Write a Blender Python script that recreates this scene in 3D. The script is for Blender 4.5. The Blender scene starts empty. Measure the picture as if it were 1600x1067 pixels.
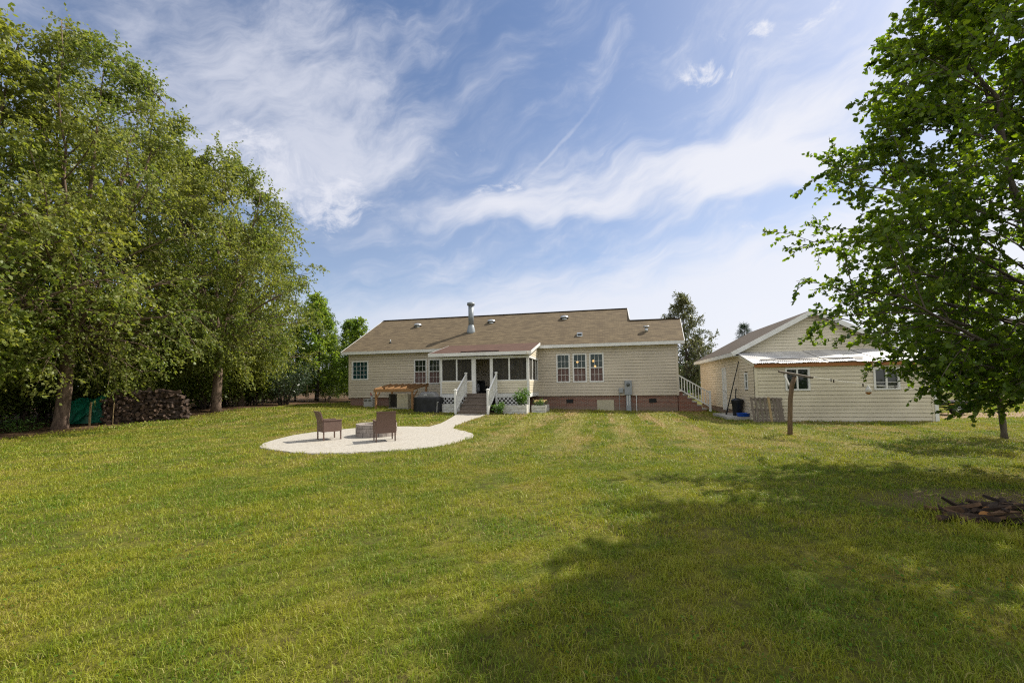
import bpy, bmesh, math, random
import numpy as np
from mathutils import Vector, Matrix
R = math.radians
sc = bpy.context.scene
COL = sc.collection

# ------------------------------------------------------------------ camera
CAM_H = 1.65
PITCH, ROLL = R(2.95), R(0.83)
fw = Vector((0, math.cos(PITCH), math.sin(PITCH)))
r0 = Vector((1, 0, 0)); u0 = Vector((0, -math.sin(PITCH), math.cos(PITCH)))
rt = math.cos(ROLL)*r0 - math.sin(ROLL)*u0
up = math.sin(ROLL)*r0 + math.cos(ROLL)*u0
cd = bpy.data.cameras.new('camera'); cam = bpy.data.objects.new('camera', cd); COL.objects.link(cam)
m = Matrix((rt, up, -fw)).transposed().to_4x4(); m.translation = (0, 0, CAM_H)
cam.matrix_world = m
cd.sensor_width = 36; cd.lens = 670/1600*36; cd.shift_y = 34.5/1600
cd.clip_start = .1; cd.clip_end = 4000
sc.camera = cam

# ------------------------------------------------------------------ sun, exposure
SUN_AZ, SUN_EL = R(29), R(46.5)          # azimuth from +X towards +Y
sv = Vector((math.cos(SUN_EL)*math.cos(SUN_AZ), math.cos(SUN_EL)*math.sin(SUN_AZ), math.sin(SUN_EL)))
sd = bpy.data.lights.new('sun', 'SUN'); sd.energy = 5.0; sd.angle = R(.55); sd.color = (1, .93, .80)
so = bpy.data.objects.new('sun', sd); COL.objects.link(so)
so.rotation_euler = sv.to_track_quat('Z', 'Y').to_euler(); so.location = sv*80
sc.view_settings.view_transform = 'Standard'; sc.view_settings.look = 'None'
sc.view_settings.exposure = 0.55; sc.view_settings.gamma = 1
sc.cycles.use_denoising = False; sc.cycles.pixel_filter_type = 'BLACKMAN_HARRIS'; sc.cycles.filter_width = 1.2
sc.cycles.sample_clamp_indirect = 4.0; sc.cycles.use_adaptive_sampling = False

# ------------------------------------------------------------------ node helpers
class NT:
    def __init__(s, tree): s.t = tree; s.n = tree.nodes; s.l = tree.links
    def new(s, ty, **k):
        n = s.n.new(ty)
        for a, b in k.items(): setattr(n, a, b)
        return n
    def put(s, sock, v):
        if isinstance(v, bpy.types.NodeSocket): s.l.new(v, sock)
        elif v is not None: sock.default_value = v
    def m(s, op, a, b=None, c=None, clamp=False):
        n = s.new('ShaderNodeMath', operation=op, use_clamp=clamp)
        s.put(n.inputs[0], a)
        if b is not None: s.put(n.inputs[1], b)
        if c is not None: s.put(n.inputs[2], c)
        return n.outputs[0]
    def mr(s, v, a, b, c=0., d=1., smooth=True):
        n = s.new('ShaderNodeMapRange'); n.interpolation_type = 'SMOOTHSTEP' if smooth else 'LINEAR'
        for i, x in enumerate((v, a, b, c, d)): s.put(n.inputs[i], x)
        return n.outputs[0]
    def comb(s, x, y, z=0.):
        n = s.new('ShaderNodeCombineXYZ'); s.put(n.inputs[0], x); s.put(n.inputs[1], y); s.put(n.inputs[2], z); return n.outputs[0]
    def sep(s, v):
        n = s.new('ShaderNodeSeparateXYZ'); s.put(n.inputs[0], v); return n.outputs
    def noise(s, v, scale, detail=3., rough=.55, dist=0., col=False):
        n = s.new('ShaderNodeTexNoise'); s.put(n.inputs['Vector'], v)
        n.inputs['Scale'].default_value = scale; n.inputs['Detail'].default_value = detail
        n.inputs['Roughness'].default_value = rough; n.inputs['Distortion'].default_value = dist
        return n.outputs['Color' if col else 'Fac']
    def mix(s, f, a, b):
        n = s.new('ShaderNodeMix', data_type='RGBA'); s.put(n.inputs[0], f)
        for i, v in ((6, a), (7, b)): s.put(n.inputs[i], v if isinstance(v, bpy.types.NodeSocket) else (*v, 1.))
        return n.outputs[2]
    def ramp(s, f, pts):
        n = s.new('ShaderNodeValToRGB'); s.put(n.inputs[0], f); e = n.color_ramp.elements
        while len(e) < len(pts): e.new(.5)
        for q, (p, c) in zip(e, pts): q.position = p; q.color = (*c, 1.)
        return n.outputs[0]
    def bump(s, h, strength=.3, dist=.02):
        n = s.new('ShaderNodeBump'); n.inputs['Strength'].default_value = strength; n.inputs['Distance'].default_value = dist
        s.put(n.inputs['Height'], h); return n.outputs[0]

# ------------------------------------------------------------------ world: Nishita sky under thin summer cirrus
w = bpy.data.worlds.new('World'); sc.world = w; w.use_nodes = True
T = NT(w.node_tree); T.n.clear()
SKY_STRENGTH = .085
sky = T.new('ShaderNodeTexSky', sky_type='NISHITA'); sky.sun_disc = False
sky.sun_elevation = SUN_EL; sky.sun_rotation = math.pi/2 - SUN_AZ
sky.air_density = 1.0; sky.dust_density = .7; sky.ozone_density = 1.6; sky.altitude = 50
gd = T.new('ShaderNodeTexCoord').outputs['Generated']
dx, dy, dz = T.sep(gd)
A = T.m('MULTIPLY', T.m('ARCTAN2', dx, dy), 57.2958)       # degrees east of north
E = T.m('MULTIPLY', T.m('ARCSINE', dz), 57.2958)           # degrees above the horizon
base = T.comb(T.m('MULTIPLY', A, .1), T.m('MULTIPLY', E, .1), 0.)
wq = T.noise(base, 1.1, 2.5, .5, col=True)
wv = T.new('ShaderNodeVectorMath', operation='SUBTRACT'); T.put(wv.inputs[0], wq); wv.inputs[1].default_value = (.5, .5, .5)
wv2 = T.new('ShaderNodeVectorMath', operation='SCALE'); T.put(wv2.inputs[0], wv.outputs[0]); wv2.inputs[3].default_value = .75
pv = T.new('ShaderNodeVectorMath', operation='ADD'); T.put(pv.inputs[0], base); T.put(pv.inputs[1], wv2.outputs[0])
wx, wy, _ = T.sep(pv.outputs[0])
def streak(ang, sx, sy, detail, rough, off=0., dist=0.):
    c, s = math.cos(R(ang)), math.sin(R(ang))
    a = T.m('ADD', T.m('MULTIPLY', wx, c*sx), T.m('MULTIPLY', wy, s*sx))
    b = T.m('ADD', T.m('MULTIPLY', wx, -s*sy), T.m('MULTIPLY', wy, c*sy))
    return T.noise(T.comb(a, b, off), 1., detail, rough, dist)
n1 = streak(14, .55, 2.2, 9., .60, 0., .05)        # long streaks
n2 = streak(24, 1.1, 2.6, 9., .62, 4.1, .05)      # feathered patches
n3 = T.noise(T.comb(wx, wy, 9.3), 3.4, 7., .62)     # lumps
n5 = T.noise(T.comb(T.m('MULTIPLY', wx, .8), T.m('MULTIPLY', wy, 1.3), 2.7), 7.5, 6., .65)
WX = T.m('MULTIPLY', wx, 10.); WY = T.m('MULTIPLY', wy, 10.)
def blob(a, e, ra, re, ang, soft=1.0, warp=True):
    c, s = math.cos(R(ang)), math.sin(R(ang))
    X = T.m('SUBTRACT', WX if warp else A, a); Y = T.m('SUBTRACT', WY if warp else E, e)
    p = T.m('DIVIDE', T.m('ADD', T.m('MULTIPLY', X, c), T.m('MULTIPLY', Y, s)), ra)
    q = T.m('DIVIDE', T.m('ADD', T.m('MULTIPLY', X, -s), T.m('MULTIPLY', Y, c)), re)
    d = T.m('SQRT', T.m('ADD', T.m('MULTIPLY', p, p), T.m('MULTIPLY', q, q)))
    return T.mr(d, 1.35, .25*soft, 0., 1.)
def total(parts):
    r = None
    for wgt, v in parts:
        v = T.m('MULTIPLY', v, wgt); r = v if r is None else T.m('ADD', r, v)
    return r
feather = total([(1.2, blob(-26, 31, 17, 10, 18)), (.5, blob(-15, 27, 16, 5, 8)), (.55, blob(-46, 28, 12, 12, 0)), (.4, blob(-30, 39, 10, 5, 30)),
                 (.5, blob(38, 33, 16, 8, 10)), (.3, blob(20, 38, 16, 4, 6)), (.35, blob(0, 17, 30, 6, 6))])
band = total([(1.15, blob(12, 24.6, 25, 3.9, 5)), (1.15, blob(36, 26.2, 14, 4.6, 12)), (.9, blob(30, 22.2, 10, 2.4, 8)), (.55, blob(-8, 22.5, 14, 2.5, 2))])
puff = total([(1.25, blob(-22.8, 23, 4.0, 4.8, -30)), (1.1, blob(-32, 24.5, 7, 4, -20)), (1., blob(25, 34.0, 4.2, 1.5, -16, 1., False)), (.9, blob(27.5, 36.6, 1.1, .9, -10, 1., False)),
              (.9, blob(31.6, 36.2, 1.9, .9, -18, 1., False)), (.7, blob(-1, 25.6, 5, 1.5, 10)), (.8, blob(37, 35, 4, 1.2, 10))])
c1 = T.mr(T.m('ADD', feather, T.m('MULTIPLY', T.m('SUBTRACT', n2, .5), 2.9)), .12, 1.7)
c2 = T.mr(T.m('ADD', band, T.m('MULTIPLY', T.m('SUBTRACT', n1, .5), 2.6)), .12, 1.6)
c3 = T.mr(T.m('ADD', puff, T.m('ADD', T.m('MULTIPLY', T.m('SUBTRACT', n3, .5), 1.5), T.m('MULTIPLY', T.m('SUBTRACT', n5, .5), 2.6))), .4, 1.6)
# pale layer low over the horizon, thicker to the east
low_edge = T.m('ADD', T.m('MULTIPLY', A, .11), 13.5)
le = T.m('SUBTRACT', low_edge, E)
c4 = T.m('MULTIPLY', T.mr(T.m('ADD', le, T.m('MULTIPLY', T.m('SUBTRACT', n1, .5), 9.)), -3., 4.), T.mr(A, -40., -2., .35, .92))
veil = T.m('ADD', T.m('MULTIPLY', T.mr(E, 46., 10.), .19), T.m('MULTIPLY', T.mr(n1, .42, .75), .18))
veil = T.m('ADD', veil, T.m('MULTIPLY', T.mr(A, 5., 60.), .25))
# an old vapour trail
ct = T.m('ADD', T.m('SUBTRACT', A, 6.3), T.m('MULTIPLY', T.m('SUBTRACT', E, 29.2), -1.31))
ct = T.m('ADD', ct, T.m('MULTIPLY', T.m('SUBTRACT', n3, .5), 1.6))
trail = T.m('MULTIPLY', T.mr(T.m('ABSOLUTE', ct), .55, .05), T.m('MULTIPLY', T.mr(E, 23.5, 25.5), T.mr(E, 35., 31.)))
trail = T.m('MULTIPLY', trail, T.mr(n2, .35, .62, .05, .32))
inv = None
for c, k in ((c1, .72), (c2, .9), (c3, .88), (c4, .9), (veil, 1.), (trail, .8)):
    v = T.m('SUBTRACT', 1., T.m('MULTIPLY', c, k), clamp=True)
    inv = v if inv is None else T.m('MULTIPLY', inv, v)
cover = T.m('SUBTRACT', 1., inv, clamp=True)
tint = T.new('ShaderNodeMix', data_type='RGBA', blend_type='MULTIPLY'); tint.inputs[0].default_value = 1.
T.l.new(sky.outputs[0], tint.inputs[6]); tint.inputs[7].default_value = (.90, .95, 1.04, 1)
cloudc = T.mix(T.mr(A, -50., 45.), (6.2, 6.35, 7.1), (7.3, 7.35, 7.8))
skc = T.mix(cover, tint.outputs[2], cloudc)
# broken bright cloud added out of view, beside, above and behind, as fill light
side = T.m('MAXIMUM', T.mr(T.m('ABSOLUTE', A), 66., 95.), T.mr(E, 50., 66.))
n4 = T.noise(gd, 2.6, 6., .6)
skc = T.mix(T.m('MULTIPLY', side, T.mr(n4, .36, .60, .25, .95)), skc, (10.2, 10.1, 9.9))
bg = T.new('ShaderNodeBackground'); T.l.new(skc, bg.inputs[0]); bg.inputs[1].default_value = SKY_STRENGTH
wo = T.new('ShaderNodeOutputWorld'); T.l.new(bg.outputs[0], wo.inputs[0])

# ------------------------------------------------------------------ materials
MATS = {}
def newmat(name):
    mt = bpy.data.materials.new(name); mt.use_nodes = True; t = NT(mt.node_tree); t.n.clear()
    o = t.new('ShaderNodeOutputMaterial'); p = t.new('ShaderNodeBsdfPrincipled'); t.l.new(p.outputs[0], o.inputs[0])
    MATS[name] = mt; return mt, t, p, o
def oc(t): return t.new('ShaderNodeTexCoord').outputs['Object']
def rnd(t): return t.new('ShaderNodeNewGeometry').outputs['Random Per Island']
def simple(name, c, rough=.6, var=.25, scale=6., metal=0., bump=.15, c2=None, stretch=(1, 1, 1), island=0., spec=.35):
    mt, t, p, o = newmat(name)
    mp = t.new('ShaderNodeMapping'); t.put(mp.inputs[0], oc(t)); mp.inputs['Scale'].default_value = stretch
    n = t.noise(mp.outputs[0], scale, 5., .6)
    b = c2 or tuple(x*(1-var) for x in c)
    f = t.mr(n, .35, .68)
    if island: f = t.m('ADD', t.m('MULTIPLY', f, 1-island), t.m('MULTIPLY', rnd(t), island), clamp=True)
    t.put(p.inputs['Base Color'], t.mix(f, c, b))
    p.inputs['Roughness'].default_value = rough; p.inputs['Metallic'].default_value = metal
    p.inputs['Specular IOR Level'].default_value = spec
    if bump: t.put(p.inputs['Normal'], t.bump(t.noise(mp.outputs[0], scale*4, 4., .6), bump, .01))
    return mt
def leafmat(name, ca, cb, cc, trans=.35, rough=.42, scale=.35, spec=.4):
    mt, t, p, o = newmat(name)
    r = rnd(t); n = t.noise(oc(t), scale, 3., .5)
    c = t.mix(t.mr(n, .36, .64), ca, cb)
    c = t.mix(t.mr(r, .55, 1., 0., .8, False), c, cc)
    t.put(p.inputs['Base Color'], c); p.inputs['Roughness'].default_value = rough
    p.inputs['Specular IOR Level'].default_value = spec
    tr = t.new('ShaderNodeBsdfTranslucent')
    hs = t.new('ShaderNodeHueSaturation'); hs.inputs['Hue'].default_value = .485; hs.inputs['Saturation'].default_value = 1.1; hs.inputs['Value'].default_value = 1.7
    t.l.new(c, hs.inputs['Color']); t.l.new(hs.outputs[0], tr.inputs[0])
    mx = t.new('ShaderNodeMixShader'); mx.inputs[0].default_value = trans
    t.l.new(p.outputs[0], mx.inputs[1]); t.l.new(tr.outputs[0], mx.inputs[2]); t.l.new(mx.outputs[0], o.inputs[0])
    return mt
def glassmat(name, c, rough=.04, streak=0.):
    mt, t, p, o = newmat(name)
    n = t.noise(oc(t), 1.3, 3., .5)
    t.put(p.inputs['Base Color'], t.mix(t.mr(n, .4, .65), c, tuple(x*.5 for x in c)))
    p.inputs['Roughness'].default_value = rough; p.inputs['Specular IOR Level'].default_value = .55
    t.put(p.inputs['Normal'], t.bump(t.noise(oc(t), 2.2, 2., .5), .06, .03))
    return mt
def screenmat(name, c, opacity):
    mt, t, p, o = newmat(name)
    n = t.noise(oc(t), 2.5, 3., .5)
    t.put(p.inputs['Base Color'], t.mix(n, c, tuple(x*.7 for x in c))); p.inputs['Roughness'].default_value = .8
    tr = t.new('ShaderNodeBsdfTransparent'); mx = t.new('ShaderNodeMixShader'); mx.inputs[0].default_value = opacity
    t.l.new(tr.outputs[0], mx.inputs[1]); t.l.new(p.outputs[0], mx.inputs[2]); t.l.new(mx.outputs[0], o.inputs[0])
    return mt
def brickmat(name, c1, c2, mortar, bw=.22, bh=.075, ms=.012, dirt=None):
    mt, t, p, o = newmat(name)
    x, y, z = t.sep(oc(t))
    br = t.new('ShaderNodeTexBrick'); t.put(br.inputs['Vector'], t.comb(t.m('ADD', x, y), z))
    br.inputs['Scale'].default_value = 1.; br.inputs['Brick Width'].default_value = bw; br.inputs['Row Height'].default_value = bh
    br.inputs['Mortar Size'].default_value = ms; br.inputs['Bias'].default_value = -.1
    br.inputs['Color1'].default_value = (*c1, 1); br.inputs['Color2'].default_value = (*c2, 1); br.inputs['Mortar'].default_value = (*mortar, 1)
    n = t.noise(oc(t), 2.3, 5., .65); c = br.outputs[0]
    c = t.mix(t.mr(n, .5, .8, 0., .45), c, mortar)
    if dirt: c = t.mix(t.m('MULTIPLY', t.mr(t.m('ADD', z, t.m('MULTIPLY', n, .5)), .75, .35), .75), c, dirt)
    t.put(p.inputs['Base Color'], c); p.inputs['Roughness'].default_value = .85
    t.put(p.inputs['Normal'], t.bump(br.outputs['Fac'], -.5, .008))
    return mt
def shinglemat(name, c1, c2, c3):
    mt, t, p, o = newmat(name)
    x, y, z = t.sep(oc(t))
    sl = t.m('MULTIPLY', y, 1.13)
    wob = t.m('MULTIPLY', t.m('SUBTRACT', t.noise(oc(t), 1.2, 2., .5), .5), .03)
    br = t.new('ShaderNodeTexBrick'); t.put(br.inputs['Vector'], t.comb(x, t.m('ADD', sl, wob)))
    br.inputs['Scale'].default_value = 1.; br.inputs['Brick Width'].default_value = .31; br.inputs['Row Height'].default_value = .15
    br.inputs['Mortar Size'].default_value = .006; br.inputs['Bias'].default_value = 0.
    br.offset_frequency = 2; br.offset = .37
    br.inputs['Color1'].default_value = (*c1, 1); br.inputs['Color2'].default_value = (*c2, 1); br.inputs['Mortar'].default_value = (*[v*.35 for v in c2], 1)
    n = t.noise(t.comb(t.m('MULTIPLY', x, .8), t.m('MULTIPLY', sl, 3.2)), 1.5, 3., .6)
    c = t.mix(t.mr(n, .46, .60, 0., .65), br.outputs[0], c3)
    g = t.noise(oc(t), 60., 2., .6)
    c = t.mix(t.mr(g, .3, .75, 0., .35), c, tuple(v*.55 for v in c2))
    t.put(p.inputs['Base Color'], c); p.inputs['Roughness'].default_value = .95; p.inputs['Specular IOR Level'].default_value = .15
    saw = t.m('FRACT', t.m('DIVIDE', t.m('ADD', sl, wob), .15))
    h = t.m('ADD', t.m('MULTIPLY', t.m('SUBTRACT', 1., saw), 1.), t.m('MULTIPLY', n, .6))
    t.put(p.inputs['Normal'], t.bump(h, .6, .02))
    return mt
def woodmat(name, c, c2, rough=.75, ax=0, island=.5):
    st = [9., 9., 9.]; st[ax] = .9
    return simple(name, c, rough, scale=2.4, c2=c2, stretch=tuple(st), island=island, bump=.35)

SIDING = simple('vinyl_siding', (.57, .505, .405), .55, .10, .55, bump=.05, c2=(.495, .44, .355))
SIDING2 = simple('cream_vinyl_siding', (.67, .61, .475), .55, .12, .7, bump=.05, c2=(.565, .51, .39))
SIDEWARM = simple('warm_vinyl_siding', (.66, .565, .42), .55, .12, .7, bump=.05, c2=(.60, .51, .38))
WHITE = simple('white_trim', (.72, .72, .70), .5, .12, 2.2, bump=.05)
DIRTYWHITE = simple('weathered_white_paint', (.66, .66, .63), .65, .3, 3., bump=.25, c2=(.42, .40, .35), stretch=(1, 1, 3))
BRICK = brickmat('red_brick', (.22, .082, .05), (.13, .05, .036), (.27, .22, .18), dirt=(.20, .155, .115))
STEPBRICK = brickmat('step_brick', (.23, .075, .045), (.15, .05, .032), (.25, .19, .15))
SHINGLE = shinglemat('tan_shingles', (.168, .130, .080), (.118, .090, .056), (.072, .054, .036))
REDSHINGLE = shinglemat('red_brown_shingles', (.125, .074, .055), (.095, .055, .043), (.068, .04, .032))
GSHINGLE = shinglemat('grey_brown_shingles', (.16, .125, .10), (.12, .09, .07), (.08, .062, .05))
METAL = simple('galvanised_metal', (.55, .57, .58), .32, .15, 4., .85, .05)
FLUE = simple('dull_zinc_flue', (.27, .30, .32), .45, .2, 4., .3, .05)
METERGREY = simple('grey_painted_metal', (.30, .32, .34), .45, .15, 3., .2, .04)
DARKMETAL = simple('dark_metal', (.025, .026, .028), .5, .3, 8., .4, .05)
GLASS = glassmat('dark_window_glass', (.012, .02, .014))
GLASSTEAL = glassmat('teal_window_glass', (.012, .05, .055))
LOWGLASS = screenmat('lower_sash_screen', (.20, .125, .11), .72)
PORCHSCREEN = screenmat('insect_screen', (.060, .055, .042), .50)
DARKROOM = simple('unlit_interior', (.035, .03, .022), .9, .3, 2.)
DECK = woodmat('weathered_deck_wood', (.235, .19, .155), (.125, .098, .08))
NEWWOOD = woodmat('new_lumber', (.36, .20, .085), (.23, .12, .05), .7)
OLDWOOD = woodmat('old_grey_wood', (.20, .165, .13), (.10, .08, .062), .8, ax=2)
POLEWOOD = woodmat('brown_pole_wood', (.205, .135, .08), (.12, .08, .05), .8, ax=2, island=.2)
BEIGE = simple('beige_powder_coat', (.46, .42, .30), .5, .14, 2.)
GREYPAINT = simple('grey_light_paint', (.40, .395, .37), .55, .15, 3.)
CORR = simple('corrugated_steel', (.74, .74, .75), .36, .25, 1.6, .35, .05, c2=(.50, .49, .48), stretch=(.5, 3, 1))
RAWBOARD = woodmat('orange_bare_board', (.40, .17, .055), (.26, .105, .04), .7)
BLACKP = simple('black_plastic', (.012, .014, .018), .45, .2, 3.)
BLUEP = simple('blue_plastic', (.008, .075, .42), .4, .2, 3.)
CONC = simple('concrete', (.40, .385, .345), .85, .25, 3., bump=.3)
GRAVEL = None
COVER = simple('black_grill_cover', (.022, .023, .026), .55, .4, 3.5, bump=.3)
COVERG = simple('grey_cover_top', (.20, .20, .20), .6, .35, 3.5, bump=.3)
TARP = simple('green_tarp', (.010, .21, .12), .45, .45, 2.5, bump=.3, c2=(.006, .115, .07))
WICKER = None
BARK = simple('birch_bark', (.19, .135, .10), .9, .6, 5., bump=.9, c2=(.075, .05, .038), stretch=(1.6, 1.6, .55))
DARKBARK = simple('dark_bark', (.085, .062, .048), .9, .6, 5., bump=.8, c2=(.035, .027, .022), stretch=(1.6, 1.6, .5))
PEARBARK = simple('grey_pear_bark', (.135, .11, .088), .9, .5, 6., bump=.8, c2=(.06, .047, .038), stretch=(1.6, 1.6, .5))
LOGBARK = simple('log_bark', (.075, .052, .040), .9, .6, 6., bump=.8, c2=(.028, .020, .016), island=.5)
PILEBARK = simple('rotten_bark', (.058, .036, .024), .95, .6, 7., bump=.9, c2=(.016, .011, .008), island=.5)
LOGEND = simple('split_log_face', (.125, .078, .052), .85, .5, 7., bump=.5, c2=(.045, .03, .022), island=.5)
CUTEND = simple('fresh_cut_end', (.38, .185, .06), .85, .4, 8., bump=.3, c2=(.22, .10, .035))
STAKE = simple('pale_stake_wood', (.36, .26, .13), .8, .3, 5.)
def wicker():
    mt, t, p, o = newmat('brown_wicker')
    x, y, z = t.sep(oc(t))
    wz = t.m('SINE', t.m('MULTIPLY', z, 300.)); wx_ = t.m('SINE', t.m('MULTIPLY', t.m('ADD', x, y), 220.))
    h = t.m('MULTIPLY', wz, wx_); n = t.noise(oc(t), 30., 3., .6)
    t.put(p.inputs['Base Color'], t.mix(t.m('ADD', t.m('MULTIPLY', n, .7), t.m('MULTIPLY', h, .15), clamp=True), (.15, .085, .06), (.075, .042, .032)))
    p.inputs['Roughness'].default_value = .55
    t.put(p.inputs['Normal'], t.bump(h, .5, .006)); return mt
WICKER = wicker()
def stone():
    mt, t, p, o = newmat('fire_pit_block')
    n = t.noise(oc(t), 9., 5., .65); c = t.mix(t.mr(n, .35, .7), (.30, .26, .235), (.17, .145, .13))
    c = t.mix(t.m('MULTIPLY', rnd(t), .45), c, (.36, .31, .28))
    t.put(p.inputs['Base Color'], c); p.inputs['Roughness'].default_value = .9
    t.put(p.inputs['Normal'], t.bump(n, .4, .02)); return mt
STONE = stone()
def gravel():
    mt, t, p, o = newmat('pale_gravel')
    v = t.new('ShaderNodeTexVoronoi'); t.put(v.inputs['Vector'], oc(t)); v.inputs['Scale'].default_value = 45.
    n = t.noise(oc(t), 1.1, 6., .7); n2 = t.noise(oc(t), 14., 4., .7)
    c = t.mix(t.mr(v.outputs['Color'], 0., 1., 0., 1., False), (.43, .405, .36), (.30, .28, .245))
    c = t.mix(t.mr(n2, .50, .66, 0., .7), c, (.22, .19, .15))
    c = t.mix(t.mr(n, .5, .75, 0., .45), c, (.34, .30, .235))
    t.put(p.inputs['Base Color'], c); p.inputs['Roughness'].default_value = .95
    t.put(p.inputs['Normal'], t.bump(t.m('ADD', v.outputs['Distance'], n2), .6, .02)); return mt
GRAVEL = gravel()
BIRCHLEAF = leafmat('birch_leaf', (.108, .155, .028), (.175, .205, .040), (.21, .22, .08), .48, .48, .30, .35)
BIRCHLEAF2 = leafmat('birch_leaf_yellow', (.115, .165, .026), (.185, .215, .038), (.215, .225, .07), .48, .48, .30, .35)
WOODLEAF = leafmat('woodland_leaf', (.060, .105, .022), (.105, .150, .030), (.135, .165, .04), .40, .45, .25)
SAPLEAF = leafmat('sapling_leaf', (.110, .195, .030), (.160, .235, .038), (.19, .24, .05), .54, .45, .5)
SHRUBLEAF = leafmat('glossy_shrub_leaf', (.028, .055, .022), (.045, .072, .030), (.09, .10, .07), .2, .28, .8, .6)
HOLLYLEAF = leafmat('olive_glossy_leaf', (.065, .088, .028), (.105, .118, .045), (.17, .155, .09), .38, .28, .6, .6)
CONIFER = leafmat('conifer_needles', (.018, .045, .020), (.028, .060, .026), (.04, .075, .03), .15, .5, .8, .2)
PEARLEAF = leafmat('pear_leaf', (.062, .120, .016), (.108, .178, .020), (.16, .215, .03), .58, .40, .6, .40)
PLANTLEAF = leafmat('garden_leaf', (.060, .14, .026), (.095, .18, .035), (.13, .20, .05), .4, .45, 2.)
FARLEAF = leafmat('far_wood_leaf', (.030, .060, .020), (.042, .075, .022), (.055, .085, .03), .25, .6, .02, .1)

# ------------------------------------------------------------------ mesh helpers
class MB:
    def __init__(s): s.v = []; s.f = []; s.mi = []
    def add(s, vs, fs, mi=0):
        o = len(s.v); s.v += [tuple(p) for p in vs]; s.f += [tuple(i+o for i in f) for f in fs]; s.mi += [mi]*len(fs); return s
    def box(s, x0, x1, y0, y1, z0, z1, mi=0):
        return s.add([(x0,y0,z0),(x1,y0,z0),(x1,y1,z0),(x0,y1,z0),(x0,y0,z1),(x1,y0,z1),(x1,y1,z1),(x0,y1,z1)],
              [(3,2,1,0),(4,5,6,7),(0,1,5,4),(1,2,6,5),(2,3,7,6),(3,0,4,7)], mi)
    def beam(s, a, b, w, h, mi=0, upv=(0,0,1)):
        a, b = Vector(a), Vector(b); d = (b-a).normalized(); sd_ = d.cross(Vector(upv))
        if sd_.length < 1e-4: sd_ = Vector((1,0,0))
        sd_.normalize(); u = sd_.cross(d); q = []
        for p in (a, b):
            for i, j in ((-1,-1),(1,-1),(1,1),(-1,1)): q.append(p+sd_*w/2*i+u*h/2*j)
        return s.add(q, [(3,2,1,0),(4,5,6,7),(0,1,5,4),(1,2,6,5),(2,3,7,6),(3,0,4,7)], mi)
    def tube(s, pts, rad, n=8, mi=0, cap=True):
        pts = [Vector(p) for p in pts]; rad = rad if hasattr(rad, '__len__') else [rad]*len(pts)
        o = len(s.v); ref = Vector((.31,.95,.1))
        for i, p in enumerate(pts):
            d = (pts[min(i+1,len(pts)-1)]-pts[max(i-1,0)]).normalized()
            if abs(d.dot(ref)) > .95: ref = Vector((.95,.1,.31))
            a = d.cross(ref).normalized(); b = d.cross(a); ref = ref
            for k in range(n):
                t = 2*math.pi*k/n; s.v.append(tuple(p+(a*math.cos(t)+b*math.sin(t))*rad[i]))
        for i in range(len(pts)-1):
            for k in range(n):
                k2 = (k+1) % n; s.f.append((o+i*n+k, o+i*n+k2, o+(i+1)*n+k2, o+(i+1)*n+k)); s.mi.append(mi)
        if cap:
            s.f.append(tuple(o+k for k in range(n))[::-1]); s.mi.append(mi)
            q = o+(len(pts)-1)*n; s.f.append(tuple(q+k for k in range(n))); s.mi.append(mi)
        return s
    def lathe(s, prof, n=20, c=(0,0,0), mi=0):
        o = len(s.v)
        for r, z in prof:
            for k in range(n):
                t = 2*math.pi*k/n; s.v.append((c[0]+r*math.cos(t), c[1]+r*math.sin(t), c[2]+z))
        for i in range(len(prof)-1):
            for k in range(n):
                k2 = (k+1) % n; s.f.append((o+i*n+k, o+i*n+k2, o+(i+1)*n+k2, o+(i+1)*n+k)); s.mi.append(mi)
        s.f.append(tuple(o+k for k in range(n))[::-1]); s.mi.append(mi)
        q = o+(len(prof)-1)*n; s.f.append(tuple(q+k for k in range(n))); s.mi.append(mi)
        return s
    def slab(s, poly, th, mi=0):
        """a planar polygon (3D points, seen counter-clockwise from above) given a thickness downwards"""
        n = len(poly); o = [tuple(p) for p in poly]; lo = [(p[0],p[1],p[2]-th) for p in poly]
        fs = [tuple(range(n)), tuple(range(2*n-1, n-1, -1))] + [(i, i+n, (i+1)%n+n, (i+1)%n) for i in range(n)]
        return s.add(o+lo, fs, mi)
    def build(s, name, mat, parent=None, smooth=False, bevel=0.):
        me = bpy.data.meshes.new(name); me.from_pydata(s.v, [], s.f); me.update()
        for mm in (mat if isinstance(mat, (list, tuple)) else [mat]): me.materials.append(mm)
        if any(s.mi): me.polygons.foreach_set('material_index', s.mi)
        bm = bmesh.new(); bm.from_mesh(me); bmesh.ops.recalc_face_normals(bm, faces=bm.faces)
        if bevel: bmesh.ops.bevel(bm, geom=list(bm.edges), offset=bevel, segments=1, affect='EDGES', clamp_overlap=True)
        bm.to_mesh(me); bm.free()
        if smooth:
            for p in me.polygons: p.use_smooth = True
        o = bpy.data.objects.new(name, me); COL.objects.link(o)
        if parent: o.parent = parent
        return o
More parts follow.
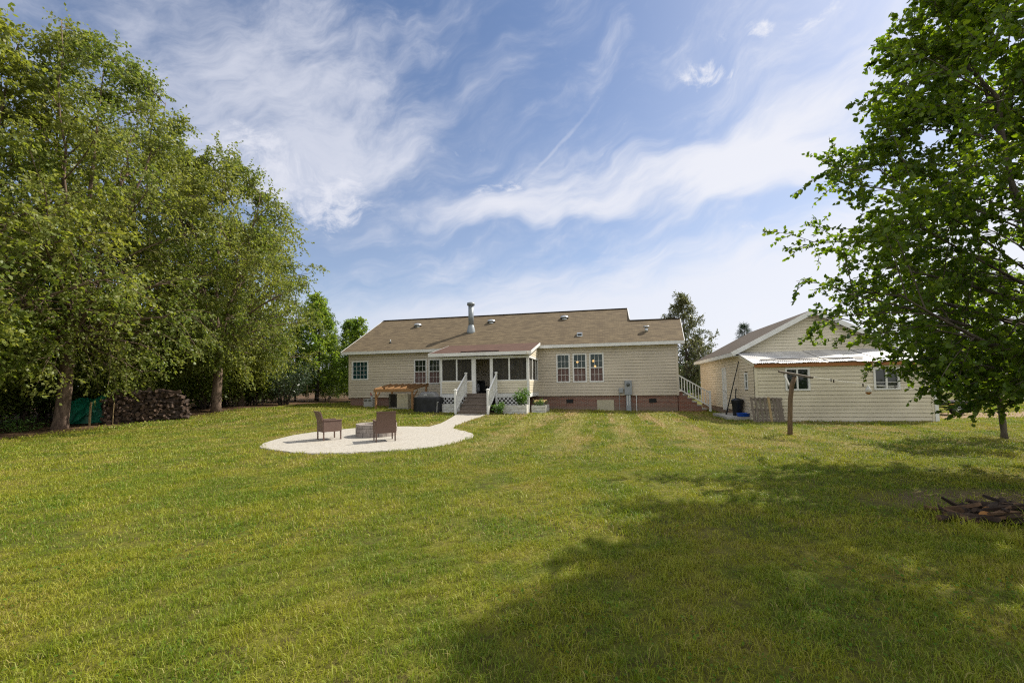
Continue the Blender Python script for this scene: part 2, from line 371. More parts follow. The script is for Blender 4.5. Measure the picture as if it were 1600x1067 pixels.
def npmesh(name, V, F, mat, parent=None, smooth=False):
    """numpy quads (n,4) to a mesh object"""
    me = bpy.data.meshes.new(name); k = F.shape[1]
    me.vertices.add(len(V)); me.vertices.foreach_set('co', np.asarray(V, np.float32).ravel())
    me.loops.add(F.size); me.loops.foreach_set('vertex_index', F.astype(np.int32).ravel())
    me.polygons.add(len(F)); me.polygons.foreach_set('loop_start', np.arange(0, F.size, k, dtype=np.int32))
    try: me.polygons.foreach_set('loop_total', np.full(len(F), k, np.int32))
    except Exception: pass
    if smooth: me.polygons.foreach_set('use_smooth', np.ones(len(F), bool))
    me.update(calc_edges=True); me.validate()
    me.materials.append(mat)
    o = bpy.data.objects.new(name, me); COL.objects.link(o)
    if parent: o.parent = parent
    return o
def tag(o, label=None, cat=None, group=None, kind=None):
    for k, v in (('label', label), ('category', cat), ('group', group), ('kind', kind)):
        if v: o[k] = v
    return o
def thing(name, label, cat, loc=(0,0,0), rz=0., group=None):
    o = bpy.data.objects.new(name, None); COL.objects.link(o); o.empty_display_size = .2
    o.location = loc; o.rotation_euler = (0, 0, rz); return tag(o, label, cat, group)
def copy_tree(o, parent=None):
    c = o.copy(); COL.objects.link(c)
    if parent: c.parent = parent
    for ch in list(o.children): copy_tree(ch, c)
    return c
def terr(x, y):
    x = np.asarray(x, float); y = np.asarray(y, float)
    t = np.clip((y-12)/16, 0, 1); t = t*t*(3-2*t)
    return np.clip((9.7-x)*.02, 0, .55)*t
def tz(x, y): return float(terr(x, y))

# house frame
HA = R(12.5); HO = np.array([-11.29, 29.79]); UX = np.array([math.cos(HA), -math.sin(HA)]); VX = np.array([math.sin(HA), math.cos(HA)])
def hw(x, y): p = HO+x*UX+y*VX; return float(p[0]), float(p[1])
GO = np.array([10.34, 18.25])
def gw(x, y): p = GO+x*UX+y*VX; return float(p[0]), float(p[1])
# ------------------------------------------------------------------ the ground
def lattice():
    near = np.arange(-44, 60.01, .8)
    far = np.array([70, 85, 105, 130, 170, 230, 320, 450, 700, 1100, 1800.])
    xs = np.concatenate([-(far[::-1]), near, far+0.]); ys = np.concatenate([np.array([-300, -150, -80, -40, -20, -10.]), np.arange(-6, 60.01, .8), far])
    return np.unique(xs), np.unique(ys)
xs, ys = lattice(); X, Y = np.meshgrid(xs, ys); Z = terr(X, Y)
V = np.stack([X.ravel(), Y.ravel(), Z.ravel()], 1); nx = len(xs)
i, j = np.meshgrid(np.arange(len(ys)-1), np.arange(nx-1), indexing='ij'); b = (i*nx+j).ravel()
F = np.stack([b, b+1, b+1+nx, b+nx], 1)
def lawn_nodes(t, forblade=False):
    """patchy lawn colour from position: fresh, yellowed and dry straw patches, mown rows running away towards the house"""
    g = t.new('ShaderNodeNewGeometry').outputs['Position']
    x, y, z = t.sep(g); flat = t.comb(x, y, 0.)
    c, s = math.cos(HA), math.sin(HA)
    u = t.m('SUBTRACT', t.m('MULTIPLY', x, c), t.m('MULTIPLY', y, s)); v = t.m('ADD', t.m('MULTIPLY', x, s), t.m('MULTIPLY', y, c))
    big = t.noise(flat, .22, 4., .6); mid = t.noise(flat, 1.1, 4., .65); fine = t.noise(flat, 7., 3., .6)
    wob = t.m('MULTIPLY', t.m('SUBTRACT', mid, .5), 2.6)
    stripe = t.mr(t.m('SINE', t.m('ADD', t.m('MULTIPLY', u, 3.3), wob)), -.3, .8)
    stripe = t.m('MULTIPLY', stripe, t.m('MULTIPLY', t.mr(y, 9., 15.), t.m('MULTIPLY', t.mr(x, -3.5, 0.), t.mr(x, 13., 9.))))
    rows = t.noise(t.comb(t.m('MULTIPLY', u, 1.15), t.m('MULTIPLY', v, .07)), 1., 3., .6)
    straw = t.m('MULTIPLY', t.mr(t.m('ADD', t.m('MULTIPLY', rows, .75), t.m('MULTIPLY', mid, .35)), .53, .66), t.mr(y, 8., 15.))
    straw = t.m('MULTIPLY', straw, t.m('MULTIPLY', t.mr(x, -4., 2., .35, 1.), t.mr(x, 16., 10., .35, 1.)))
    dry = t.mr(t.m('ADD', t.m('MULTIPLY', big, .6), t.m('MULTIPLY', mid, .5)), .56, .72)
    return big, mid, fine, stripe, straw, dry, (x, y, z)
def ground_mat():
    mt, t, p, o = newmat('lawn_soil')
    big, mid, fine, rows, straw, dry, (x, y, z) = lawn_nodes(t)
    c = t.mix(t.mr(mid, .35, .65), (.070, .080, .014), (.110, .105, .020))
    c = t.mix(t.m('MULTIPLY', rows, .55), c, (.26, .235, .075))
    c = t.mix(t.m('MULTIPLY', dry, .6), c, (.17, .135, .05))
    c = t.mix(t.m('MULTIPLY', straw, .8), c, (.26, .19, .09))
    c = t.mix(t.mr(fine, .48, .68, 0., .7), c, (.045, .035, .015))
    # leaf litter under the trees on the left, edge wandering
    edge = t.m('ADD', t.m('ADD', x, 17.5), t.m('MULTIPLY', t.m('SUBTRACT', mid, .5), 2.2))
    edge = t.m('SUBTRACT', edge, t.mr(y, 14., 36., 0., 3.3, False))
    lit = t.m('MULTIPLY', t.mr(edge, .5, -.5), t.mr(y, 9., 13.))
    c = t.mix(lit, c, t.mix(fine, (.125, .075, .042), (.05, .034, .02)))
    # sandy driveway past the outbuilding
    dr = t.m('SUBTRACT', y, t.m('ADD', 19.8, t.m('MULTIPLY', t.m('SUBTRACT', mid, .5), 2.)))
    drv = t.m('MULTIPLY', t.mr(t.m('ABSOLUTE', dr), 1.9, 1.2), t.mr(x, 16.5, 17.5))
    c = t.mix(t.m('MULTIPLY', drv, .9), c, t.mix(fine, (.30, .205, .135), (.20, .14, .09)))
    dr2 = t.m('MULTIPLY', t.m('MULTIPLY', t.mr(t.m('ABSOLUTE', t.m('SUBTRACT', y, 34.)), 1.4, .7), t.mr(x, 18., 20.)), .8)
    c = t.mix(dr2, c, (.34, .23, .14))
    # trodden bare earth round the brush pile
    ex = t.m('DIVIDE', t.m('SUBTRACT', x, 6.4), 1.7); ey = t.m('DIVIDE', t.m('SUBTRACT', y, 5.9), .75)
    er = t.m('SQRT', t.m('ADD', t.m('MULTIPLY', ex, ex), t.m('MULTIPLY', ey, ey)))
    c = t.mix(t.m('MULTIPLY', t.mr(t.m('ADD', er, t.m('MULTIPLY', mid, .8)), 1.5, .9), .8), c, t.mix(fine, (.19, .135, .08), (.07, .05, .03)))
    c = t.mix(t.m('MULTIPLY', t.mr(y, 70., 76.), t.mr(x, 0., 8.)), c, t.mix(mid, (.075, .20, .03), (.10, .25, .04)))
    t.put(p.inputs['Base Color'], c); p.inputs['Roughness'].default_value = .95; p.inputs['Specular IOR Level'].default_value = .1
    t.put(p.inputs['Normal'], t.bump(t.m('ADD', fine, t.m('MULTIPLY', mid, .6)), .8, .08))
    return mt
gr = npmesh('ground', V, F, ground_mat(), smooth=True); tag(gr, kind='structure')

# pale gravel patio and path, laid a finger above the soil
PC = (-4.5, 14.05); PR = 3.15
mb = MB(); rng = random.Random(3); n = 96
ring = []
for k in range(n):
    a = 2*math.pi*k/n; r = PR+.05*math.sin(a*7+1)+.03*rng.uniform(-1, 1); ring.append((PC[0]+r*math.cos(a), PC[1]+r*math.sin(a)))
rr = [.0, .4, .7, .9, 1.]
vs = []; fs = []
for q in rr[1:]:
    for (x, y) in ring:
        px, py = PC[0]+(x-PC[0])*q, PC[1]+(y-PC[1])*q; vs.append((px, py, tz(px, py)+.03))
for (x, y) in ring: vs.append((PC[0]+(x-PC[0])*1.008, PC[1]+(y-PC[1])*1.008, tz(x, y)-.02))
fs.append(tuple(range(n)))
for q in range(4):
    for k in range(n): fs.append((q*n+k, (q+1)*n+k, (q+1)*n+(k+1)%n, q*n+(k+1)%n))
mb.add(vs, fs); tag(mb.build('patio', GRAVEL), kind='structure')
PL = [(-3.35, 16.85), (-3.05, 18.2), (-2.98, 19.4), (-2.95, 20.8), (-2.93, 22.0), (-2.9, 22.72)]
PRR = [(-2.25, 16.2), (-2.35, 17.4), (-2.1, 18.8), (-1.75, 20.4), (-1.52, 21.6), (-1.40, 22.40)]
mb = MB(); vs = []
for a, b in zip(PL, PRR):
    vs += [(a[0]-.01, a[1], tz(*a)-.02), (*a, tz(*a)+.026), (*b, tz(*b)+.026), (b[0]+.01, b[1], tz(*b)-.02)]
fs = []
for k in range(len(PL)-1):
    for q in range(3): fs.append((k*4+q, k*4+q+1, k*4+q+5, k*4+q+4))
fs.append((0, 1, 2, 3)); mb.add(vs, fs); tag(mb.build('path', GRAVEL), kind='structure')

# ------------------------------------------------------------------ house
L = 21.5; DEEP = 10.6; EZ = 4.13; SL = .524; OV = .40
def rz_(v): return EZ+SL*(v+OV)
house = thing('house', 'long low house in tan siding with brown shingle roof and brick base', 'house', (HO[0], HO[1], 0), -HA)
def lap(mb, x0, x1, z0, z1, y, openings=(), course=.175, axis='x', sgn=-1, top=None, gp=.017):
    """courses of lap siding on a wall in the plane y (axis x) or x (axis y), boards leaning out at the foot"""
    nz = int(math.ceil((z1-z0)/course-1e-6))
    for k in range(nz):
        a = z0+k*course; b_ = min(z1, a+course)
        cuts = sorted(set([a, b_]+[z for o in openings for z in o[2:4] if a < z < b_]))
        for za, zb in zip(cuts[:-1], cuts[1:]):
            zm = (za+zb)/2; spans = [(x0, x1)] if top is None else [top(zm)]
            for (ox0, ox1, oz0, oz1) in openings:
                if oz0 < zm < oz1:
                    nsp = []
                    for (p, q) in spans:
                        if ox1 <= p or ox0 >= q: nsp.append((p, q)); continue
                        if ox0 > p: nsp.append((p, ox0))
                        if ox1 < q: nsp.append((ox1, q))
                    spans = nsp
            gap = gp if abs(za-a) < 1e-6 else 0.
            e0 = y+sgn*.060; e1 = y+sgn*.050
            for p, q in spans:
                if q-p < .05: continue
                pts = [(p, y, za), (q, y, za), (q, y, za+gap), (p, y, za+gap), (p, e0, za+gap), (q, e0, za+gap), (q, e1, zb), (p, e1, zb), (p, y, zb), (q, y, zb)]
                if axis == 'y': pts = [(c[1], c[0], c[2]) for c in pts]
                mb.add(pts, ([(0, 1, 2, 3), (3, 2, 5, 4)] if gap else []) + [(4, 5, 6, 7), (7, 6, 9, 8)])
WIN = [('slider', .22, 1.45, 2.21, 3.48), ('double', 4.87, 5.76, 1.86, 3.48), ('double', 5.91, 6.72, 1.86, 3.48),
       ('room', 14.41, 15.22, 1.81, 3.55), ('room', 15.42, 16.24, 1.81, 3.55), ('room', 16.43, 17.26, 1.81, 3.55),
       ('inner', 10.30, 11.02, 2.0, 3.42), ('inner', 11.40, 11.98, 2.0, 3.39), ('inner', 12.20, 12.80, 2.0, 3.39)]
DOOR = (8.20, 8.98, 1.23, 3.42)
ops = [(a, b, c, d) for _, a, b, c, d in WIN] + [DOOR]
mb = MB(); lap(mb, 0, L, .96, 4.02, 0, ops)
gable = lambda zz: (max(.02, (zz-EZ)/SL-OV+.5) if zz > 3.9 else .02, min(DEEP-.02, DEEP-((zz-EZ)/SL-OV)-.5) if zz > 3.9 else DEEP-.02)
lap(mb, .02, DEEP, .96, 6.9, 0, (), axis='y', sgn=-1, top=gable)
wg = lambda zz: (.02 if zz < 4.2 else (zz-EZ)/SL-OV+.1, DEEP-.02 if zz < 4.2 else max((zz-EZ)/SL-OV+.12, 5.9-((zz-EZ)/SL-OV)-.1))
lap(mb, .02, 5.9, .96, 5.7, L, (), axis='y', sgn=1, top=lambda zz: (.02 if zz < 3.9 else (zz-EZ)/SL-OV+.5, 5.88 if zz < 3.9 else 5.9-((zz-EZ)/SL-OV)-.5))
mb.box(0, L, DEEP, DEEP+.05, .96, 4.1)
mb.add([(18.9, .1, EZ), (18.9, 5.3, rz_(5.3)-.12), (18.9, DEEP, EZ)], [(0, 1, 2)])
mb.build('wall', SIDING, house)
mb = MB(); mb.box(-.04, .09, -.07, -.001, .96, 4.02); mb.build('corner_trim', SIDING, house)
mb = MB(); mb.box(L-.09, L+.04, -.07, -.001, .96, 4.02); mb.build('corner_trim', SIDING, house)
mb = MB(); mb.box(.04, L-.04, .04, .16, -.4, .955); mb.box(.04, .16, .16, DEEP, -.4, .955); mb.box(L-.16, L-.04, .16, DEEP, -.4, .955); mb.box(.04, L-.04, DEEP, DEEP+.04, -.4, .955)
mb.build('foundation', BRICK, house)
mb = MB()
mb.slab([(-.38, -OV, EZ), (19.0, -OV, EZ), (19.0, 5.3, rz_(5.3)), (-.38, 5.3, rz_(5.3))], .05)
mb.slab([(-.38, 5.3, rz_(5.3)), (19.0, 5.3, rz_(5.3)), (19.0, DEEP+.4, EZ), (-.38, DEEP+.4, EZ)], .05)
mb.slab([(19.0, -OV, EZ), (21.85, -OV, EZ), (22.2, 2.95, rz_(2.95)), (19.0, 2.95, rz_(2.95))], .05)
mb.slab([(19.0, 2.95, rz_(2.95)), (22.2, 2.95, rz_(2.95)), (21.85, 6.3, EZ), (19.0, 6.3, EZ)], .05)
roof = mb.build('roof', SHINGLE, house)
mb = MB(); mb.beam((-.38, 5.3, rz_(5.3)+.015), (19.0, 5.3, rz_(5.3)+.004), .28, .02); mb.build('ridge_cap', SHINGLE, roof)
mb = MB(); mb.beam((19.0, 2.95, rz_(2.95)+.015), (22.2, 2.95, rz_(2.95)+.004), .28, .02); mb.build('ridge_cap', SHINGLE, roof)
mb = MB(); mb.box(-.40, 21.87, -OV-.03, -OV, EZ-.20, EZ-.012); mb.box(-.38, L+.3, -OV, .0, EZ-.17, EZ-.15); mb.build('fascia', WHITE, house)
mb = MB()
mb.beam((-.42, -OV, EZ-.10), (-.42, 5.3, rz_(5.3)-.10), .03, .18); mb.beam((-.42, 5.3, rz_(5.3)-.10), (-.42, DEEP+.4, EZ-.10), .03, .18)
mb.build('rake_board', WHITE, house)
mb = MB(); mb.beam((19.025, 2.95, rz_(2.95)+.03), (19.025, 5.3, rz_(5.3)-.07), .05, .18); mb.beam((19.025, 5.3, rz_(5.3)-.1), (19.025, DEEP+.4, EZ-.1), .05, .18); mb.build('rake_board', WHITE, house)
mb = MB(); mb.beam((21.88, -OV, EZ-.10), (22.22, 2.95, rz_(2.95)-.10), .03, .18); mb.beam((22.22, 2.95, rz_(2.95)-.10), (21.88, 6.3, EZ-.10), .03, .18); mb.build('rake_board', WHITE, house)

def window(kind, x0, x1, z0, z1, parent, glass=GLASS, low=LOWGLASS, y=0., cols=3, rows=3, split='h', depth=.10, fw_=.065):
    """white vinyl window: frame proud of the siding, panes set back, glazing bars"""
    mb = MB(); o = y-.085
    mb.box(x0-.02, x0+fw_, o, y+depth, z0-.02, z1+.02); mb.box(x1-fw_, x1+.02, o, y+depth, z0-.02, z1+.02)
    mb.box(x0+fw_, x1-fw_, o, y+depth, z1-fw_, z1+.02); mb.box(x0+fw_, x1-fw_, o, y+depth, z0-.02, z0+fw_)
    zm = (z0+z1)/2; xm = (x0+x1)/2
    if split == 'h': mb.box(x0+fw_, x1-fw_, o+.015, y+depth-.02, zm-.028, zm+.028)
    if split == 'v': mb.box(xm-.028, xm+.028, o+.015, y+depth-.02, z0+fw_, z1-fw_)
    fr = mb.build('window', WHITE, parent)
    gx0, gx1, gz0, gz1 = x0+fw_, x1-fw_, z0+fw_, z1-fw_
    py = y-.01
    def pane(a, b, c, d, mat):
        q = MB(); q.box(a, b, py, py+.012, c, d); q.build('pane', mat, fr)
    def bars(a, b, c, d, nc, nr):
        q = MB(); yy = py-.012
        for k in range(1, nc): xx = a+(b-a)*k/nc; q.box(xx-.009, xx+.009, yy, yy+.010, c, d)
        for k in range(1, nr):
            zz = c+(d-c)*k/nr
            for kk in range(nc):
                xa = a+(b-a)*kk/nc+(.009 if kk else 0); xb = a+(b-a)*(kk+1)/nc-(.009 if kk < nc-1 else 0)
                q.box(xa, xb, yy, yy+.010, zz-.009, zz+.009)
        q.build('glazing_bars', WHITE, fr)
    if split == 'h':
        pane(gx0, gx1, zm+.028, gz1, glass); pane(gx0, gx1, gz0, zm-.028, low)
        if cols: bars(gx0, gx1, zm+.028, gz1, cols, 2); bars(gx0, gx1, gz0, zm-.028, cols, 2)
    elif split == 'v':
        pane(gx0, xm-.028, gz0, gz1, glass); pane(xm+.028, gx1, gz0, gz1, low)
        if cols: bars(gx0, xm-.028, gz0, gz1, cols, rows); bars(xm+.028, gx1, gz0, gz1, cols, rows)
    else:
        pane(gx0, gx1, gz0, gz1, glass)
        if cols: bars(gx0, gx1, gz0, gz1, cols, rows)
    return fr
ROOMGLASS = None
def roomglass():
    mt, t, p, o = newmat('clear_window_glass')
    g = t.new('ShaderNodeBsdfGlossy'); g.inputs[0].default_value = (.9, .95, .9, 1); g.inputs[1].default_value = .03
    tr = t.new('ShaderNodeBsdfTransparent'); tr.inputs[0].default_value = (.75, .8, .75, 1)
    fr = t.new('ShaderNodeFresnel'); fr.inputs[0].default_value = 1.5
    mx = t.new('ShaderNodeMixShader'); t.put(mx.inputs[0], t.m('ADD', t.m('MULTIPLY', fr.outputs[0], .7), .01, clamp=True))
    t.l.new(tr.outputs[0], mx.inputs[1]); t.l.new(g.outputs[0], mx.inputs[2]); t.l.new(mx.outputs[0], o.inputs[0]); return mt
ROOMGLASS = roomglass()
for kind, a, b, c, d in WIN:
    if kind == 'slider': window(kind, a, b, c, d, house, GLASSTEAL, GLASSTEAL, cols=4, rows=4, split='')
    elif kind == 'room': window(kind, a, b, c, d, house, ROOMGLASS, LOWGLASS)
    else: window(kind, a, b, c, d, house)
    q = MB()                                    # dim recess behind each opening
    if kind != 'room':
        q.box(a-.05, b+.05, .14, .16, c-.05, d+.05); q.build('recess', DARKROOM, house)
# dining room behind the three right-hand windows
q = MB(); q.box(14.0, 17.7, 4.6, 4.65, 1.0, 4.0); q.box(13.95, 14.0, .15, 4.6, 1.0, 4.0); q.box(17.7, 17.75, .15, 4.6, 1.0, 4.0); q.box(14.0, 17.7, .15, 4.6, .95, 1.0); q.box(14.0, 17.7, .15, 4.6, 4.0, 4.05)
q.build('dining_room', simple('brown_interior_wall', (.075, .06, .035), .9, .3, 1.5), house)
GLOW = bpy.data.materials.new('lit_globe'); GLOW.use_nodes = True
gt = NT(GLOW.node_tree); gp = gt.n['Principled BSDF']; gp.inputs['Base Color'].default_value = (1, .62, .25, 1); gp.inputs['Emission Color'].default_value = (1, .50, .16, 1); gp.inputs['Emission Strength'].default_value = 1.6
lamp = thing('hanging_lamp', 'lit hanging lamp with warm round globes inside the right house windows', 'lamp', (*hw(16.45, .95), 3.02), -HA)
mb = MB(); mb.tube([(0, 0, .1), (0, 0, .98)], .012, 6); mb.tube([(-.85, 0, .1), (.3, 0, .1)], .012, 6); mb.build('lamp_stem', DARKMETAL, lamp)
for px, pz in ((-.82, .08), (.18, .12), (.28, -.22)):
    mb = MB(); mb.lathe([(.01, -.07)]+[(.07*math.cos(a), .07*math.sin(a)) for a in np.linspace(-1.3, 1.3, 7)]+[(.01, .07)], 12, (px, 0, pz)); mb.build('globe', GLOW, lamp, True)
# back door inside the porch
mb = MB(); a, b, c, d = DOOR
mb.box(a-.06, a, -.08, .08, c, d+.06); mb.box(b, b+.06, -.08, .08, c, d+.06); mb.box(a, b, -.08, .08, d, d+.06)
dr = mb.build('back_door', WHITE, house)
mb = MB(); mb.box(a, b, .0, .05, c, d); mb.build('door_leaf', DARKROOM, dr)
mb = MB(); mb.lathe([(.01, 0), (.035, .01), (.035, .05), (.01, .06)], 10, (b-.1, -.06, 2.2)); mb.build('door_knob', METAL, dr)
# crawl-space hatch and foundation vents
mb = MB(); mb.box(16.83, 17.83, -.005, .04, .05, .71); mb.build('crawlspace_hatch', BEIGE, house)
for a, b in ((14.97, 15.39), (19.86, 20.27)):
    mb = MB(); mb.box(a, b, .01, .06, .54, .77)
    for k in range(5): mb.box(a+.01, b-.01, -.004, .012, .56+k*.042, .575+k*.042)
    mb.build('foundation_vent', DARKMETAL, house)
# roof furniture
ft = thing('flue', 'tall round galvanised flue with a flat cap on the brown roof', 'flue', (*hw(8.15, 2.2), rz_(2.2)), -HA)
mb = MB(); mb.lathe([(.34, -.22), (.30, 0), (.22, .38), (.20, .42)], 20); mb.build('flashing_cone', FLUE, ft, True)
mb = MB(); mb.lathe([(.185, .38), (.185, 1.85)], 20); mb.lathe([(.20, .43), (.20, .47)], 20); mb.build('pipe', FLUE, ft, True)
mb = MB(); mb.lathe([(.12, 1.85), (.27, 1.88), (.27, 2.06), (.14, 2.10), (.02, 2.12)], 20); mb.build('cap', FLUE, ft, True)
domes = [((3.39, 3.72), 'leftmost low metal dome vent, left of the flue on the roof'), ((9.21, 3.79), 'low metal dome vent just right of the flue on the roof'), ((14.59, 3.86), 'rightmost low metal dome vent near the high ridge end')]
for k, ((x, y), lab) in enumerate(domes):
    tv = thing('roof_vent', lab, 'vent', (*hw(x, y), rz_(y)), -HA, 'dome vents on the house roof')
    mb = MB(); mb.lathe([(.31, .05), (.30, .11), (.23, .19), (.11, .23), (.01, .24)], 18); mb.build('dome', METAL, tv, True)
    mb = MB(); mb.lathe([(.20, -.16), (.20, .06)], 14); mb.build('collar', METAL, tv, True)
tv = thing('roof_vent', 'small square slant vent low on the right part of the roof', 'vent', (*hw(15.82, .9), rz_(.9)), -HA)
mb = MB(); mb.add([(-.17, -.2, -.13), (.17, -.2, -.13), (.17, .25, .11), (-.17, .25, .11), (-.17, -.2, .10), (.17, -.2, .10), (.17, .2, .20), (-.17, .2, .20)], [(4,5,6,7),(0,1,5,4),(1,2,6,5),(2,3,7,6),(3,0,4,7)]); mb.build('hood', METAL, tv)
mb = MB(); mb.box(-.13, .13, -.206, -.2, -.05, .06); mb.build('grille', DARKMETAL, tv)
tv = thing('roof_vent', 'metal pipe vent with wide cap on the lower right roof', 'vent', (*hw(19.91, 1.04), rz_(1.04)), -HA)
mb = MB(); mb.lathe([(.11, -.1), (.09, .28)], 14); mb.build('pipe', METAL, tv, True)
mb = MB(); mb.lathe([(.10, .24), (.19, .26), (.19, .34), (.05, .36)], 14); mb.build('cap', METAL, tv, True)
tv = thing('roof_vent', 'thin dark plumbing pipe low on the left of the roof', 'vent', (*hw(2.66, .8), rz_(.8)), -HA)
mb = MB(); mb.lathe([(.11, -.06), (.06, .06), (.045, .07)], 12); mb.build('boot', DARKMETAL, tv, True)
mb = MB(); mb.lathe([(.04, .0), (.04, .24)], 12); mb.build('pipe', METERGREY, tv, True)

# ------------------------------------------------------------------ screened porch
PV = -3.23; FZ = 1.24
porch = thing('screened_porch', 'screened porch with red brown shed roof on the house front', 'porch', (HO[0], HO[1], 0), -HA)
mb = MB(); mb.box(8.06, 13.2, PV+.06, -.04, FZ-.14, FZ); mb.build('floor', DECK, porch)
def hw_strip(name, a, b, z0, z1, mat=SIDING2):
    q = MB(); lap(q, a, b, z0, z1, PV, (), course=.140, gp=.011); q.box(a, b, PV, PV+.06, z0, z1); return q.build(name, mat, porch)
for a, b in ((8.12, 9.95), (11.28, 13.12)):
    hw_strip('half_wall', a, b, 1.24, 1.93)
    q = MB(); q.box(a-.02, b+.02, PV-.05, PV+.09, 1.93, 1.985); q.build('sill', WHITE, porch)
q = MB(); lap(q, PV+.02, -.05, 1.24, 1.93, 13.2, (), course=.140, gp=.011, axis='y', sgn=1); q.box(13.14, 13.2, PV+.07, -.05, 1.24, 1.93); q.build('half_wall', SIDING2, porch)
q = MB(); q.box(13.13, 13.25, PV+.1, -.05, 1.93, 1.985); q.build('sill', WHITE, porch)
q = MB(); lap(q, PV+.02, -.05, 1.24, 1.93, 8.06, (), course=.140, gp=.011, axis='y', sgn=-1); q.box(8.06, 8.11, PV+.07, -.05, 1.24, 1.93); q.build('half_wall', SIDING2, porch)
q = MB(); q.box(8.0, 13.26, PV-.035, PV+.04, 1.02, 1.238); q.box(13.2, 13.26, PV+.04, -.05, 1.02, 1.238); q.build('skirt_board', WHITE, porch)
def post(x0, x1, y0=PV-.04, y1=PV+.08, z0=FZ-.02, z1=3.30):
    q = MB(); q.box(x0, x1, y0, y1, z0, z1); return q.build('post', WHITE, porch)
post(8.02, 8.13); post(9.92, 10.16); post(11.0, 11.17); post(13.10, 13.24); post(8.98, 9.06, z0=1.985); post(12.08, 12.16, z0=1.985)
post(13.14, 13.22, -1.95, -1.85, 1.985); post(13.14, 13.22, -.75, -.65, 1.985); post(13.12, 13.24, -.12, -.03); post(8.04, 8.12, -1.7, -1.6, 1.985)
q = MB(); q.box(8.0, 13.26, PV-.05, PV+.09, 3.20, 3.34); q.box(13.12, 13.26, PV+.09, -.05, 3.20, 3.34); q.box(8.0, 8.14, PV+.09, -.05, 3.20, 3.34); q.build('top_beam', WHITE, porch)
def screen(x0, x1, z0, z1, side=None):
    q = MB()
    if side is None: q.box(x0, x1, PV+.02, PV+.024, z0, z1)
    else: q.box(side, side+.004, x0, x1, z0, z1)
    return q.build('insect_screen', PORCHSCREEN, porch)
for a, b in ((8.13, 8.98), (9.06, 9.92), (11.17, 12.08), (12.16, 13.10)): screen(a, b, 1.985, 3.20)
for a, b in ((PV+.08, -1.95), (-1.85, -.75), (-.65, -.12)): screen(a, b, 1.985, 3.2, 13.18); 
screen(PV+.08, -.05, 1.985, 3.2, 8.08)
q = MB(); q.slab([(7.45, -3.62, 3.55), (13.42, -3.62, 3.55), (13.42, -.30, 4.30), (7.45, -.30, 4.30)], .05); pr = q.build('porch_roof', REDSHINGLE, porch)
q = MB(); q.box(9.35, 11.6, -3.5, -3.40, 3.605, 3.64); q.build('dark_patch', DARKMETAL, pr)
q = MB(); q.box(7.45, 13.44, -3.66, -3.62, 3.36, 3.545); q.build('fascia', WHITE, porch)
q = MB(); q.beam((13.44, -3.62, 3.47), (13.44, -.30, 4.22), .03, .15); q.build('rake_board', WHITE, porch)
q = MB(); q.beam((7.43, -3.62, 3.47), (7.43, -.30, 4.22), .03, .15); q.build('rake_board', WHITE, porch)
q = MB(); lap(q, -3.2, -.05, 3.34, 4.2, 13.2, (), course=.140, gp=.011, axis='y', sgn=1, top=lambda zz: (min(-.06, -3.62+(zz-3.45)/.226), -.05)); q.build('gable_infill', SIDING2, porch)
q = MB(); q.box(8.14, 13.12, PV+.1, -.05, 3.34, 3.36); q.build('ceiling', simple('porch_ceiling', (.30, .26, .18), .8, .2, 2.), porch)
def lattice_panel(x0, x1, z0, z1):
    q = MB(); st = .23; h = z1-z0; k = x0-h
    while k < x1:
        for sg in (1, -1):
            a = (k, z0) if sg > 0 else (k, z1); e = (k+h, z1) if sg > 0 else (k+h, z0)
            (xa, za), (xb, zb) = a, e
            if xa < x0: za += (x0-xa)*(zb-za)/(xb-xa); xa = x0
            if xb > x1: zb = za+(x1-xa)*(zb-za)/(xb-xa); xb = x1
            if xb-xa > .03: q.beam((xa, PV-.01-.012*(sg > 0), za), (xb, PV-.01-.012*(sg > 0), zb), .01, .048, upv=(0, 1, 0) if False else (0, 0, 1))
        k += st
    q.build('lattice', WHITE, porch)
lattice_panel(8.05, 9.68, .18, 1.02); lattice_panel(11.42, 13.2, .15, 1.02)
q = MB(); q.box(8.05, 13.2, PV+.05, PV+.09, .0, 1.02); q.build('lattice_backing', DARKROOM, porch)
for x in (8.06, 13.14):
    q = MB(); q.box(x, x+.1, PV-.04, PV+.05, .0, 1.02); q.build('corner_post', WHITE, porch)

